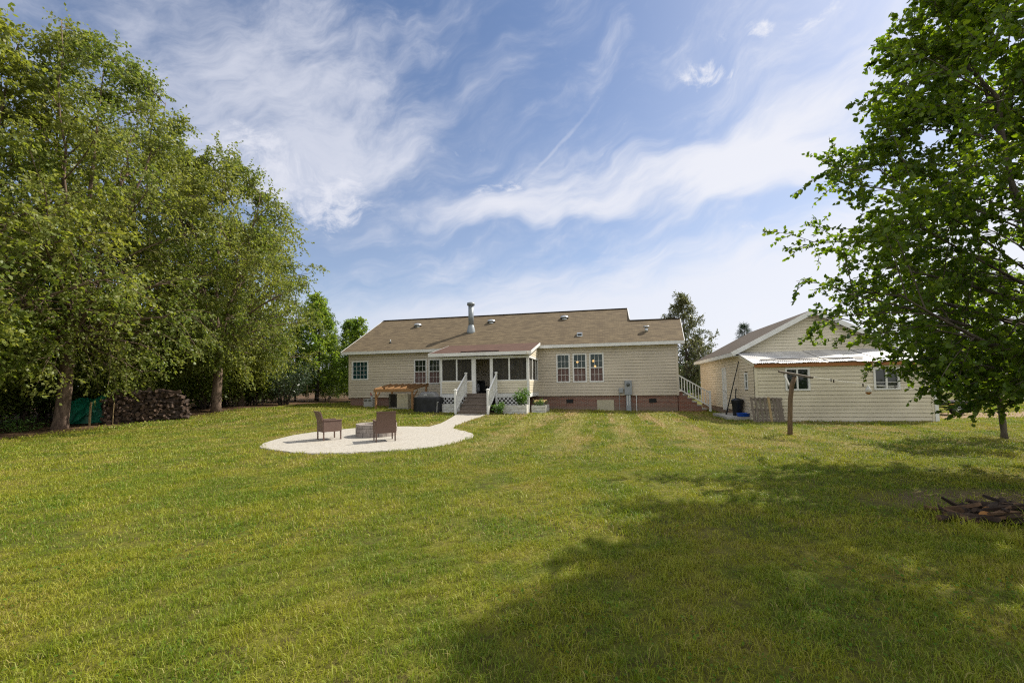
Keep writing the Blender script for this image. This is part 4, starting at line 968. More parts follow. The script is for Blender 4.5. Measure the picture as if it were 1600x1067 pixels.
# corrugated lean-to roof: sheets slightly askew, front edge ragged
rngc = random.Random(11)
ns = 7; sw_ = (GW+.35)/ns
for k in range(ns):
    x0 = -.12+k*sw_; dz0 = rngc.uniform(-.012, .02); dy = rngc.uniform(-.06, .05); q = MB(); m_ = 28; vs = []
    for r_ in range(5):
        f_ = r_/4; yy = -.20+dy+(SD+.16-dy)*f_; zz = 2.44+.26*(yy+.20)
        for i_ in range(m_+1):
            xx = x0+(sw_+.05)*i_/m_; w_ = .014*math.sin(2*math.pi*(sw_+.05)*i_/m_/.075)
            bend = (-.035*rngc.uniform(.2, 1) if r_ == 0 and i_ % 7 == 3 else 0)+.012*math.sin(xx*3+k)
            vs.append((xx, yy, zz+w_+dz0+bend+.006*(k % 2)))
    fs = [(r_*(m_+1)+i_, r_*(m_+1)+i_+1, (r_+1)*(m_+1)+i_+1, (r_+1)*(m_+1)+i_) for r_ in range(4) for i_ in range(m_)]
    q.add(vs, fs); q.build('metal_roof_sheet', CORR, ga_, True)
q = MB(); q.beam((.3, .25, 2.61), (4.1, .22, 2.60), .09, .035); q.build('roof_batten', OLDWOOD, ga_)
q = MB(); q.box(-.06, GW+.12, -.14, -.10, 2.27, 2.405); q.build('fascia_board', RAWBOARD, ga_)
q = MB(); q.beam((-.07, -.12, 2.36), (-.07, SD-.1, 2.93), .03, .12); q.build('rake_board', SIDING2, ga_)
q = MB(); q.box(-.02, GW+.02, -.08, -.062, -.12, .03); q.build('base_board', DIRTYWHITE, ga_)

# things by the garage corner
lx, ly = gw(-.42, 1.95)
q = MB(); q.box(-.55, .43, -1.35, 1.3, -.15, .13); s_ = q.build('concrete_slab', CONC); s_.location = (*gw(-.45, 2.0), 0); s_.rotation_euler = (0, 0, -HA); tag(s_, kind='structure')
t = thing('trash_can', 'round black trash can with lid on the slab beside the garage', 'trash can', (*gw(-.33, 1.55), .13), -HA)
q = MB(); q.lathe([(.19, 0), (.20, .02), (.235, .60), (.25, .62), (.25, .66)], 24); q.build('can', BLACKP, t, True)
q = MB(); q.lathe([(.265, .655), (.268, .70), (.20, .76), (.06, .79), (.05, .81), (.01, .815)], 24); q.build('lid', BLACKP, t, True)
for sx in (-1, 1):
    q = MB(); q.box(sx*.265-.02, sx*.265+.02, -.06, .06, .56, .60); q.build('handle', BLACKP, t)
t = thing('bowl', 'shallow bright blue plastic bowl on the slab before the trash can', 'bowl', (*gw(-.25, .95), .13))
q = MB(); q.lathe([(.24, 0), (.27, .04), (.29, .15), (.30, .155), (.275, .15), (.24, .05), (.02, .035)], 24); q.build('bowl', BLUEP, t, True)
t = thing('leaning_pole', 'long thin black pole leaning against the garage corner', 'pole', (*gw(-.62, 2.35), .13))
q = MB(); b_ = np.array(gw(-.08, 2.0))-np.array(gw(-.62, 2.35)); q.tube([(0, 0, 0), (b_[0], b_[1], 2.5)], [.028, .018], 8); q.build('shaft', BLACKP, t)
q = MB(); q.tube([(0, 0, 0), (b_[0]*.12, b_[1]*.12, .3)], [.04, .035], 8); q.build('butt', DARKMETAL, t)
t = thing('stick', 'short black stick handle rising behind the trash can', 'stick', (*gw(-.30, 2.15), .13))
q = MB(); q.tube([(0, 0, 0), (.12, .02, 1.22)], .022, 8); q.build('shaft', BLACKP, t)
q = MB(); q.tube([(.105, .018, 1.05), (.121, .02, 1.24)], .03, 8); q.build('grip', BLACKP, t)
# pallet leaning on the shed
t = thing('pallet', 'old grey wooden pallet leaning upright against the shed wall', 'pallet', (*gw(.33, -.32), 0), -HA)
xs_ = [-.56, -.40, -.24, -.05, .10, .27, .42, .53]; mats = [OLDWOOD, OLDWOOD, OLDWOOD, OLDWOOD, STAKE, OLDWOOD, OLDWOOD, OLDWOOD]
for k, x in enumerate(xs_):
    q = MB(); tl_ = rngc.uniform(-.05, .05); w_ = rngc.choice([.08, .09, .11]); q.beam((x+tl_+.02, -.16, -.04), (x-.02, .17, 1.0+rngc.uniform(-.03, .02)), w_, .02, upv=(1, .0, 0)) if False else q.beam((x+tl_+.02, -.16, -.04), (x-.02, .17, 1.0+rngc.uniform(-.03, .02)), w_, .02, upv=(0, -1, .3)); q.build('slat', mats[k], t)
for f_ in (.06, .50, .94):
    q = MB(); q.beam((-.62, -.125+.33*f_, f_), (.60, -.125+.33*f_, f_-.01), .09, .035, upv=(0, -1, .3)); q.build('stringer', OLDWOOD, t)
# clothesline
cx, cy = 8.53, 13.32
t = thing('clothesline_post', 'leaning brown wooden clothesline post with short grey crossbar', 'post', (cx, cy, 0))
q = MB(); q.tube([(0, 0, -.2), (.03, 0, .5), (.07, 0, 1.1), (.14, 0, 1.55), (.24, .0, 1.80)], [.075, .07, .068, .066, .06], 10); q.build('pole', POLEWOOD, t, True)
q = MB(); q.beam((.02, .42, 1.98), (.44, -.50, 1.76), .09, .06); q.build('crossbar', OLDWOOD, t)
q = MB(); q.beam((.10, .30, 1.90), (.13, .05, 1.45), .05, .03); q.build('brace', DIRTYWHITE, t)
lines = []
for k, (a, b) in enumerate((((.06, .36, 1.98), (12.6, 1.0, 1.75)), ((.40, -.42, 1.80), (12.6, -.3, 1.75)))):
    a = Vector(a)+Vector((cx, cy, 0)); b = Vector(b)+Vector((cx, cy, 0)); pts = []
    for i_ in range(13):
        f_ = i_/12; p = a.lerp(b, f_); p.z -= .55*4*f_*(1-f_); pts.append(p)
    q = MB(); q.tube(pts, .0035, 4); ln = q.build('clothesline', WHITE); ln.location = (0, 0, 0)
    tag(ln, ['sagging thin clothesline wire from the far end of the crossbar', 'sagging thin clothesline wire from the near end of the crossbar'][k], 'clothesline'); lines.append(pts)
def online(k, f_):
    p = lines[k]; i_ = min(int(f_*12), 11); return p[i_].lerp(p[i_+1], f_*12-i_)
labs = ['clothespin hanging on the far clothesline nearest the post', 'clothespin second from the post on the far clothesline', 'clothespin alone midway on the far clothesline', 'clothespin hanging on the near clothesline nearest the post', 'clothespin on the near clothesline left of the plastic bag', 'clothespin on the near clothesline right of the bag by the window']
pin = None
for i_, (k, f_) in enumerate(((0, .075), (0, .13), (0, .30), (1, .06), (1, .132), (1, .36))):
    p = online(k, f_)
    if pin is None:
        pin = thing('clothespin', labs[0], 'clothespin', p, 0, 'clothespins on the clothesline')
        q = MB(); q.box(-.012, -.002, -.012, .012, -.075, .02); q.build('jaw', LOGBARK, pin); q = MB(); q.box(.002, .012, -.012, .012, -.075, .02); q.build('jaw', LOGBARK, pin); c_ = pin
    else: c_ = copy_tree(pin)
    c_.location = p; c_['label'] = labs[i_]
p = online(1, .145)
t = thing('plastic_bag', 'white plastic bag with orange brown bottom hanging from the clothesline', 'bag', (p.x, p.y, p.z))
def baglump(z0, z1, r, mat, name, seed):
    g = np.random.default_rng(seed); q = MB(); pr = []
    for f_ in np.linspace(0, 1, 9): pr.append((max(.012, r*math.sin(math.pi*min(.97, .04+.93*f_))**.7*(.35+.75*(1-f_))), z0+(z1-z0)*f_))
    q.lathe(pr, 14); q.v = [(x*(1+.18*math.sin(5*math.atan2(y, x)+z*40)), y, z) for x, y, z in q.v]; q.build(name, mat, t, True)
baglump(-.27, -.02, .095, simple('white_plastic_film', (.72, .70, .66), .4, .2, 20.), 'bag', 1)
baglump(-.285, -.15, .09, simple('orange_contents', (.40, .17, .06), .6, .4, 20.), 'contents', 2)
# flatbed trailer behind the shed corner
t = thing('flatbed_trailer', 'dark flatbed trailer with one wheel showing past the shed corner', 'trailer', (20.1, 20.6, 0), R(4))
q = MB(); q.box(-1.9, .95, -.75, .9, .56, .64); q.box(-1.9, .95, -.78, -.755, .46, .62); q.build('deck', DARKMETAL, t)
q = MB(); q.box(-1.9, 1.25, -.7, -.3, .645, .70); q.build('plank', OLDWOOD, t)
q = MB(); q.box(-.2, .62, -.98, -.79, .60, .64); q.build('fender', DARKMETAL, t)
q = MB(); q.box(-.3, .75, -.99, -.982, .50, .54); q.build('yellow_strip', simple('yellow_paint', (.42, .28, .03), .5, .3, 6.), t)
def wheel(par, x, y, r):
    q = MB(); q.lathe([(r*.6, -.10), (r*.97, -.10), (r, -.06), (r, .06), (r*.97, .10), (r*.6, .10)], 24); q.v = [(x+a, y+c, r+b) for a, b, c in q.v]; w_ = q.build('wheel', BLACKP, par, True)
    q = MB(); q.lathe([(.03, -.11), (r*.28, -.105), (r*.6, -.06), (r*.6, .06), (.03, .07)], 18); q.v = [(x+a, y+c, r+b) for a, b, c in q.v]; q.build('rim', METERGREY, w_, True)
wheel(t, .2, -.87, .33); wheel(t, .2, 1.02, .33)
q = MB(); q.beam((.2, -.76, .36), (.2, .9, .36), .06, .06); q.box(.14, .26, -.7, -.6, .36, .56); q.box(.14, .26, .7, .8, .36, .56); q.build('axle', DARKMETAL, t)

# ------------------------------------------------------------------ patio: chairs and fire pit
def chair(label, x, y, face):
    t = thing('wicker_armchair', label, 'chair', (x, y, tz(x, y)+.03), -face, 'wicker chairs on the patio')   # faces local +y
    W_, D_ = .29, .28
    for sx in (-1, 1):
        for sy in (-1, 1):
            q = MB(); q.beam((sx*(W_-.015), sy*(D_-.02), 0), (sx*(W_-.015), sy*(D_-.02), .30), .035, .035); q.build('leg', WICKER, t)
        q = MB(); q.box(sx*W_-.02, sx*W_+.02, -D_, D_, .26, .60); q.box(sx*W_-.03, sx*W_+.03, -D_, D_+.02, .60, .63); q.build('arm_panel', WICKER, t, bevel=.006)
    q = MB(); q.box(-W_+.022, W_-.022, -D_+.03, D_, .26, .40); q.build('seat', WICKER, t, bevel=.01)
    q = MB(); th_ = .035; prof = [(-D_, .25), (-D_-.005, .45), (-D_-.03, .65), (-D_-.085, .84), (-D_-.12, .89)]
    for (y0, z0), (y1, z1) in zip(prof[:-1], prof[1:]):
        q.add([(-W_+.01, y0, z0), (W_-.01, y0, z0), (W_-.01, y1, z1), (-W_+.01, y1, z1), (-W_+.01, y0+th_, z0), (W_-.01, y0+th_, z0), (W_-.01, y1+th_, z1), (-W_+.01, y1+th_, z1)], [(0,1,2,3), (7,6,5,4), (0,3,7,4), (1,5,6,2)])
    (y0, z0), (y1, z1) = prof[0], prof[-1]; q.box(-W_+.005, W_-.005, y1-.006, y1+th_+.006, z1-.012, z1+.012); q.build('backrest', WICKER, t)
    return t
chair('brown wicker armchair in side view left of the fire pit', -5.84, 13.72, R(48))
chair('brown wicker armchair seen from behind, in front of the fire pit', -3.93, 13.2, R(-25))
fx, fy = -4.60, 14.55
t = thing('fire_pit', 'round fire pit of stacked grey stone blocks on the gravel patio', 'fire pit', (fx, fy, tz(fx, fy)+.03))
rg = random.Random(4)
for c_ in range(3):
    q = MB(); nb = 16; z0 = c_*.135
    for k in range(nb):
        a0 = 2*math.pi*(k+.5*(c_ % 2))/nb+.012; a1 = 2*math.pi*(k+1+.5*(c_ % 2))/nb-.012; r1 = .66+rg.uniform(-.008, .008); r0_ = .47
        vs = []
        for z in (z0+.003, z0+.13): 
            for r_ in (r1, r0_):
                for a in (a0, (a0+a1)/2, a1): vs.append((r_*math.cos(a), r_*math.sin(a), z))
        q.add(vs, [(0,1,7,6), (1,2,8,7), (3,9,10,4), (4,10,11,5), (6,7,10,9), (7,8,11,10), (0,6,9,3), (2,5,11,8), (0,3,4,1), (1,4,5,2)])
    q.build('block_course', STONE, t)
q = MB(); q.lathe([(.47, -.02), (.46, .05), (.01, .07)], 20); q.build('ash_bed', simple('ash', (.08, .075, .07), .95, .5, 9.), t)

# ------------------------------------------------------------------ firewood heap, tarp, stakes
rg = random.Random(21)
def logmesh(kind):
    q = MB(); n = 9; ln = .40; r = .085
    if kind == 0: ring = [(r*math.cos(2*math.pi*k/n), r*math.sin(2*math.pi*k/n)) for k in range(n)]; bark = [True]*n
    elif kind == 1: ring = [(0, -.02)]+[(r*1.15*math.cos(a), r*1.15*math.sin(a)-.02) for a in np.linspace(.4, 2.3, 6)]; bark = [False]+[True]*5+[False]
    elif kind == 2: ring = [(r*1.1*math.cos(a), r*1.1*math.sin(a)-.03) for a in np.linspace(0, math.pi, 7)]; bark = [True]*6+[False]
    else: ring = [(-.07, -.05), (.06, -.06), (.085, .02), (.01, .07), (-.06, .045)]; bark = [False, True, True, False, False]
    m_ = len(ring); vs = []; 
    for e in (-ln/2, ln/2):
        for (a, b) in ring: vs.append((a*(1+rg.uniform(-.08, .08)), e+rg.uniform(-.012, .012), b*(1+rg.uniform(-.08, .08))))
    o = len(q.v); q.add(vs, [])
    for k in range(m_): q.add([], []); q.f.append((k, (k+1) % m_, m_+(k+1) % m_, m_+k)); q.mi.append(0 if bark[k] else 1)
    q.f.append(tuple(range(m_))[::-1]); q.mi.append(1); q.f.append(tuple(range(m_, 2*m_))); q.mi.append(1)
    o = q.build('firewood_log', [LOGBARK, LOGEND]); return o
protos = [logmesh(k) for k in range(4)]
wa, wb = np.array([-17.95, 18.95]), np.array([-15.75, 20.85])
wdir = unit(wb-wa); wn = np.array([wdir[1], -wdir[0]]); wl = np.linalg.norm(wb-wa)
if wn[1] > 0: wn = -wn
cnt = 0; used = set()
for depth in range(2):
    for lay in range(14):
        z = .07+lay*.105
        for k in range(24):
            s = (k+.5*(lay % 2))/23.5
            top = 1.55*min(1, (s+.06)/.16)**.6*(1-.30*max(0, (s-.45)/.55)**1.3)*min(1, (1.03-s)/.12)**.5
            if z > top or s > 1 or cnt >= 290: continue
            if depth and z < top-.45: continue
            kd = rg.randrange(4); src = protos[kd]
            o = src if kd not in used else src.copy()
            if kd in used: COL.objects.link(o)
            used.add(kd); cnt += 1
            off = (.0 if not depth else -.38)+rg.uniform(-.10, .12)+.10*(1-z/1.5)
            p = wa+wdir*(s*wl+rg.uniform(-.07, .07))+wn*off
            o.location = (p[0], p[1], tz(p[0], p[1])+z+rg.uniform(-.05, .05))
            yaw = math.atan2(wn[1], wn[0])-math.pi/2+rg.gauss(0, .85); o.rotation_euler = (rg.gauss(0, .55), rg.uniform(0, 6.28), yaw)
            f_ = rg.uniform(.55, 1.2); o.scale = (f_*rg.uniform(.8, 1.1), rg.uniform(.75, 1.3)*(1.4 if f_ < .75 else 1.), f_)
            tag(o, 'dark split firewood log in the heap beside the green tarp', 'log', 'firewood logs in the heap')
# the tarp: hooped dome and a sheet drawn up to the stakes
g = np.random.default_rng(31); tx, ty = -19.55, 19.55; t0 = tz(tx, ty)
q = MB(); vs = []; n1_, n2_ = 9, 28; ph = g.uniform(0, 6, 4)
for i_ in range(n1_):
    e = i_/(n1_-1)*math.pi/2
    for k in range(n2_):
        a = 2*math.pi*k/n2_; f_ = 1+.05*math.sin(6*a+ph[0]+e*3)+.03*math.sin(11*a+ph[1]-e*5)
        vs.append((.86*f_*math.cos(e)*math.cos(a), .62*f_*math.cos(e)*math.sin(a), 1.12*math.sin(e)**.9*(1+.03*math.sin(5*a+ph[2]))))
q.add(vs, [(i_*n2_+k, i_*n2_+(k+1) % n2_, (i_+1)*n2_+(k+1) % n2_, (i_+1)*n2_+k) for i_ in range(n1_-1) for k in range(n2_)])
tarp = thing('green_tarp', 'green tarp humped over a mound with a flap drawn up to stakes', 'tarp', (tx, ty, t0))
q.build('mound_cover', TARP, tarp, True)
q = MB(); vs = []; m_ = 14; lo_ = [(.15, -.72, .0), (.42, -.78, .04), (.72, -.70, .30), (1.05, -.55, .62), (1.45, -.45, .85)]; hi_ = [(.25, -.50, .42), (.62, -.52, .75), (.95, -.45, 1.08), (1.25, -.40, 1.22), (1.58, -.38, 1.34)]
def ip(tab, s): 
    f_ = s*(len(tab)-1); i_ = min(int(f_), len(tab)-2); return np.array(tab[i_])*(1-(f_-i_))+np.array(tab[i_+1])*(f_-i_)
for i_ in range(m_+1):
    a, b = ip(lo_, i_/m_), ip(hi_, i_/m_)
    for k in range(6): p = a+(b-a)*k/5; p[1] += .035*math.sin(i_*1.3+k*.8); vs.append(tuple(p))
q.add(vs, [(i_*6+k, i_*6+k+1, (i_+1)*6+k+1, (i_+1)*6+k) for i_ in range(m_) for k in range(5)])
fl_ = q.build('flap', TARP, tarp, True); md = fl_.modifiers.new('thick', 'SOLIDIFY'); md.thickness = .012
slabs = ['thin pale stake beside the tarp, leftmost of the pair', 'thicker pale stake in front of the firewood heap', 'tall thin stake holding up the tarp corner', 'thin stake standing against the middle of the firewood heap']
for lab, (px_, py_, h_, r_) in zip(slabs, ((-18.35, 18.65, 1.0, .016), (-18.15, 18.5, 1.0, .024), (-17.86, 19.0, 1.32, .014), (-17.5, 18.85, .95, .015))):
    t = thing('wooden_stake', lab, 'stake', (px_, py_, tz(px_, py_))); q = MB(); q.tube([(0, 0, -.1), (.01, .0, h_*.5), (.03, .01, h_)], r_, 6); q.build('stake', STAKE, t)

# ------------------------------------------------------------------ wire fence at the wood's edge
t = thing('wire_fence', 'sagging wire fence on thin posts along the edge of the wood', 'fence', (-17.2, 36, .55))
fp = [(-21.5, 22.5), (-20.3, 28.), (-18.6, 32.6), (-17.16, 35.9), (-14.2, 38.0), (-11.2, 39.2), (-8.2, 40.)]
for k, (a, b) in enumerate(fp):
    q = MB(); a -= -17.2; b -= 36; q.tube([(a, b, -.2), (a, b, 1.45)], .03, 6); q.build('post', STAKE if k == 3 else OLDWOOD, t)
q = MB()
for h_ in (.3, .65, 1.0, 1.35): q.tube([(a+17.2, b-36, h_) for a, b in fp], .006, 4)
q.build('wire', METERGREY, t)

# ------------------------------------------------------------------ brush pile on the right
BX, BY, BS = 5.66, 5.14, .62
def rlog(name, label, x, y, z, ln, r, yaw, pitch, endm=CUTEND, bark=PILEBARK, seed=0):
    g = random.Random(seed); n = 14; q = MB(); rings = 5; vs = []; ph = g.uniform(0, 6)
    for i_ in range(rings):
        f_ = i_/(rings-1); k_ = 1+.05*math.sin(f_*5+ph)
        for k in range(n):
            a = 2*math.pi*k/n; rr_ = r*k_*(1+.07*math.sin(3*a+ph)+.04*math.sin(7*a+f_*4)); vs.append((rr_*math.cos(a), -ln/2+ln*f_, rr_*math.sin(a)))
    q.add(vs, [(i_*n+k, i_*n+(k+1) % n, (i_+1)*n+(k+1) % n, (i_+1)*n+k) for i_ in range(rings-1) for k in range(n)])
    q.add([(0, -ln/2-.004, 0), (0, ln/2+.004, 0)], []); c0 = len(q.v)-2
    for k in range(n): q.f.append((k, c0, (k+1) % n)); q.mi.append(1); q.f.append(((rings-1)*n+k, (rings-1)*n+(k+1) % n, c0+1)); q.mi.append(1)
    o = q.build(name, [bark, endm], None, False); o.location = (BX+(x-5.9)*BS, BY+(y-5.4)*BS, z*BS); o.scale = (BS, BS, BS); o.rotation_euler = (pitch, 0, yaw); return tag(o, label, 'log', 'wood in the brush pile')
DARKEND = simple('aged_cut_end', (.13, .075, .04), .9, .5, 8.)
rlog('cut_log', 'short log with a bright orange cut end facing the viewer', 5.58, 5.32, .10, .34, .095, R(-32), R(-8), CUTEND, seed=1)
rlog('cut_log', 'log with dull orange end lying on top of the brush pile', 6.0, 5.52, .17, .42, .085, R(-62), R(4), CUTEND, seed=2)
rlog('cut_log', 'thick dark stump piece standing tall in the brush pile', 6.28, 5.42, .14, .30, .15, R(10), R(80), DARKEND, seed=3)
rlog('cut_log', 'dark barked log lying along the left of the brush pile', 5.2, 5.32, .08, .55, .08, R(78), R(2), DARKEND, seed=4)
rlog('cut_log', 'long dark log lying along the front of the brush pile', 6.05, 5.05, .06, .6, .06, R(86), R(0), DARKEND, seed=5)
rlog('cut_log', 'rotten brown log at the right end of the brush pile', 6.5, 5.25, .09, .5, .10, R(60), R(12), DARKEND, seed=6)
rlog('cut_log', 'dark log angled behind the orange end in the brush pile', 5.75, 5.62, .10, .6, .085, R(95), R(-3), DARKEND, seed=7)
rlog('cut_log', 'small log with brown end half buried at the pile front', 5.85, 5.18, .07, .28, .07, R(-20), R(0), DARKEND, seed=8)
rlog('cut_log', 'slim log sticking out left of the brush pile', 4.86, 5.30, .07, .42, .045, R(110), R(8), DARKEND, seed=9)
rlog('cut_log', 'dark broad log at the back right of the brush pile', 6.45, 5.6, .12, .5, .11, R(75), R(5), DARKEND, seed=10)
ragged = np.random.default_rng(8)
for k in range(34):
    q = MB(); n = 7; ax = np.linspace(0, 2*math.pi, n, endpoint=False); ln = ragged.uniform(.2, .6); vs = []
    for e in (0, .5, 1):
        for a in ax: r_ = ragged.uniform(.010, .034)*(1-.35*abs(e-.5)); vs.append(((e-.5)*ln, r_*math.cos(a)*1.4, r_*math.sin(a)))
    q.add(vs, [(i_*n+j_, i_*n+(j_+1) % n, (i_+1)*n+(j_+1) % n, (i_+1)*n+j_) for i_ in range(2) for j_ in range(n)]+[tuple(range(n))[::-1], tuple(range(2*n, 3*n))])
    o = q.build('wood_chunk', PILEBARK if k % 4 else DARKEND); px_ = ragged.uniform(-.5, .6); o.location = (BX+px_, BY+ragged.uniform(-.22, .2), ragged.uniform(.03, .10+.14*max(0, 1-abs(px_-.25)/.4))); o.rotation_euler = (ragged.uniform(0, 6), ragged.uniform(-.5, .5), ragged.uniform(0, 3.1))
    tag(o, 'dark rotten wood chunk lying among the logs of the brush pile', 'wood', 'rotten chunks in the brush pile')
def branch(label, pts, r):
    pts = [(BX+(x-5.9)*BS, BY+(y-5.4)*BS, z*BS) for x, y, z in pts]; q = MB(); q.tube(pts, list(np.linspace(r*BS, r*.4*BS, len(pts))), 6); o = q.build('fallen_branch', LOGBARK); tag(o, label, 'branch', 'branches in the brush pile')
branch('upright forked stub at the left of the brush pile', [(4.98, 5.42, .05), (4.94, 5.44, .18), (4.88, 5.45, .28)], .028)
branch('long thin pale branch across the front of the pile', [(5.7, 4.98, .05), (6.1, 4.96, .10), (6.5, 5.0, .09), (6.95, 5.06, .04)], .014)
branch('thin twig bridging the gap in the brush pile', [(5.1, 5.12, .12), (5.4, 5.10, .15), (5.8, 5.14, .17), (6.1, 5.22, .2)], .008)
branch('crooked branch behind the brush pile', [(6.1, 5.9, .04), (6.5, 6.0, .10), (6.9, 5.95, .06), (7.2, 6.02, .03)], .02)
lump('stone', 'pale rounded stone in front of the brush pile', 'stone', (5.55, 5.02, -.02), (.05, .035, .025), OLDWOOD, 12, .25)
# ------------------------------------------------------------------ trees
def at(o, x, y, rz=0., s=1., dz=0.):
    o.location = (x, y, tz(x, y)+dz); o.rotation_euler = (0, 0, rz); o.scale = (s, s, s); return o
BP = [(1.9, 2.2), (3.0, 3.9), (5.0, 4.6), (8.0, 4.7), (11., 4.3), (13.5, 3.1), (15.3, 1.8), (16.4, .5)]
BG = 'river birches along the left lawn edge'
b1 = tree('birch_tree', 'tall birch with thick flaking trunk left of the green tarp', 'tree', 11, 16.6, BP, 3.6, 74, 11, 9, 11, (.115, .68), BIRCHLEAF, BARK, .23, .55, .15, .55, lean=(1.2, .2), group=BG, twig_len=.7, fork=(4.6, 4, 2.3, .12), sub_start=.12, sub_len=.36)
at(b1, -18.6, 17.7)
BP2 = [(2.3, 1.8), (3.4, 3.6), (5.0, 4.6), (8.0, 5.2), (10.5, 4.4), (12.5, 2.8), (13.8, 1.5), (14.7, .4)]
b2 = tree('birch_tree', 'birch with slim straight trunk right of the firewood heap', 'tree', 12, 14.8, BP2, 3.4, 70, 11, 9, 11, (.125, .68), BIRCHLEAF, BARK, .24, .55, .15, .55, group=BG, twig_len=.7, fork=(4.2, 4, 2.2, .11), sub_start=.12, sub_len=.36)
at(b2, -16.4, 23.8)
def dupe(src, label, x, y, rz, s, group=None):
    c = copy_tree(src); c['label'] = label
    if group: c['group'] = group
    return at(c, x, y, rz, s)
BP3 = [(1.6, 2.2), (3.0, 4.0), (5.5, 5.0), (8.5, 4.6), (10.5, 3.4), (12.6, 1.7), (13.6, .5)]
b3 = tree('birch_tree', 'yellow green birch behind the slim trunked one, nearest the house', 'tree', 13, 13.8, BP3, 2.6, 66, 10, 9, 11, (.135, .68), BIRCHLEAF2, BARK, .22, .55, .15, .5, group=BG, twig_len=.7, fork=(3.2, 4, 2.2, .10), sub_start=.12, sub_len=.36)
at(b3, -18.3, 29.0, 0, .92)
dupe(b3, 'brighter green birch cut off by the left picture edge', -19.8, 14.3, 2.2, 1.15)
dupe(b2, 'birch standing behind and between the two trunks on the left', -21.8, 24.5, 3.9, 1.12)

WG = 'woodland trees behind the birches'
WP = [(1.2, 1.8), (3, 2.8), (6, 3.2), (9, 2.6), (11.5, 1.4), (13, .4)]
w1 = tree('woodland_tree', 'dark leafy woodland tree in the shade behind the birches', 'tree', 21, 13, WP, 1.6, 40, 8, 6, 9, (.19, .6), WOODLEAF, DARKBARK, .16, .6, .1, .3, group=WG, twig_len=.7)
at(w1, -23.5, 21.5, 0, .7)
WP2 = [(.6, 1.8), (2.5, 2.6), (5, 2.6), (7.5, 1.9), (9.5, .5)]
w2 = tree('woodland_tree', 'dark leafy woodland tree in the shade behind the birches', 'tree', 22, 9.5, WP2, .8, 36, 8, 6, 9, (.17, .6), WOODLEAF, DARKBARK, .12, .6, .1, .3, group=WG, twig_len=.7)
at(w2, -19.8, 29.5)
rg = random.Random(77)
spots = [(-22.5, 26.5), (-26, 24), (-20.5, 33.5), (-24, 30.5), (-28, 28), (-18.3, 40), (-22, 38), (-26.5, 35), (-31, 32), (-29.5, 20.5), (-26.5, 17.5), (-33, 25), (-36, 30), (-24, 43), (-19.5, 46), (-30, 40), (-23.8, 15.5), (-28.5, 14), (-33, 18), (-35, 37), (-27, 47), (-21.8, 19.2)]
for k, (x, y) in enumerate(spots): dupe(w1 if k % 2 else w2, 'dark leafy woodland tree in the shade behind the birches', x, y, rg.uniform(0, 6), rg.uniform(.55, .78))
UNDERLEAF = leafmat('undergrowth_leaf', (.085, .135, .024), (.13, .175, .03), (.17, .19, .05), .45, .5, .5)
us = shrub('undergrowth_bush', 'leafy undergrowth bush between the trunks at the wood edge', 'bush', 31, (-20.6, 24, tz(-20.6, 24)), 1.2, 1.9, 1500, (.12, .6), UNDERLEAF, group='undergrowth bushes under the trees')
for k, (x, y) in enumerate([(-19.2, 27), (-21.5, 21.5), (-22.5, 18.6), (-18.6, 31), (-23.2, 24), (-17.9, 33.6), (-21.2, 17.3), (-24.2, 20.6), (-20.5, 28.8), (-25.5, 27.5), (-23.5, 32.5), (-16.8, 39), (-13.6, 40.8), (-11.6, 42), (-19.4, 25.2), (-22.6, 16.2), (-10, 42.5)]):
    dupe(us, us['label'], x, y, rg.uniform(0, 6), rg.uniform(.75, 1.2))
for k, (x, y) in enumerate([(-20.2, 21.3), (-18.9, 22.6), (-22.0, 19.6), (-21.3, 23.0), (-19.6, 23.6), (-18.2, 25.6), (-23.4, 17.6), (-24.5, 19.0), (-18.4, 28.2), (-20.8, 26.2), (-22.8, 21.2), (-17.6, 29.8), (-19.3, 31.2)]):
    dupe(us, us['label'], x, y, rg.uniform(0, 6), rg.uniform(1.2, 1.7))
hb = shrub('shrub', 'dark glossy rounded shrub standing at the fence post near the wood edge', 'shrub', 33, (-16.3, 30.6, .5), 2.1, 3.6, 5200, (.13, .55), SHRUBLEAF, stems=13, z0=.25)
gz_ = shrub('shrub', 'low pale weedy growth at the foot of the thick trunked birch', 'weeds', 34, (-19.7, 17.3, tz(-19.7, 17.3)), .8, .55, 420, (.13, .3), PLANTLEAF)
dupe(gz_, 'low pale weeds under the left picture edge trees', -20.8, 16.2, 1., 1.2)
# young trees left of the house
SP = [(.8, 1.2), (2, 2.0), (3.5, 2.0), (5.5, 1.45), (7.5, .8), (9.2, .15)]
SG = 'young trees left of the house'
s1 = tree('young_tree', 'tall pointed light green young tree left of the house', 'tree', 41, 9.4, SP, .9, 46, 7, 5, 9, (.17, .75), SAPLEAF, DARKBARK, .10, .35, .05, .1, group=SG, twig_len=.5)
at(s1, -17.0, 37.5)
dupe(s1, 'lower bushy light green young tree next to the house corner', -13.9, 38.6, 2., .80)
dupe(s1, 'small light green young tree almost hidden by the house corner', -13.0, 37.2, 4., .55)
dupe(s1, 'light green young tree between the pointed one and the dark shrub', -18.9, 37.4, 5., .72)
dupe(s1, 'light green young tree behind the pair beside the house corner', -16.3, 43, 1., .85)
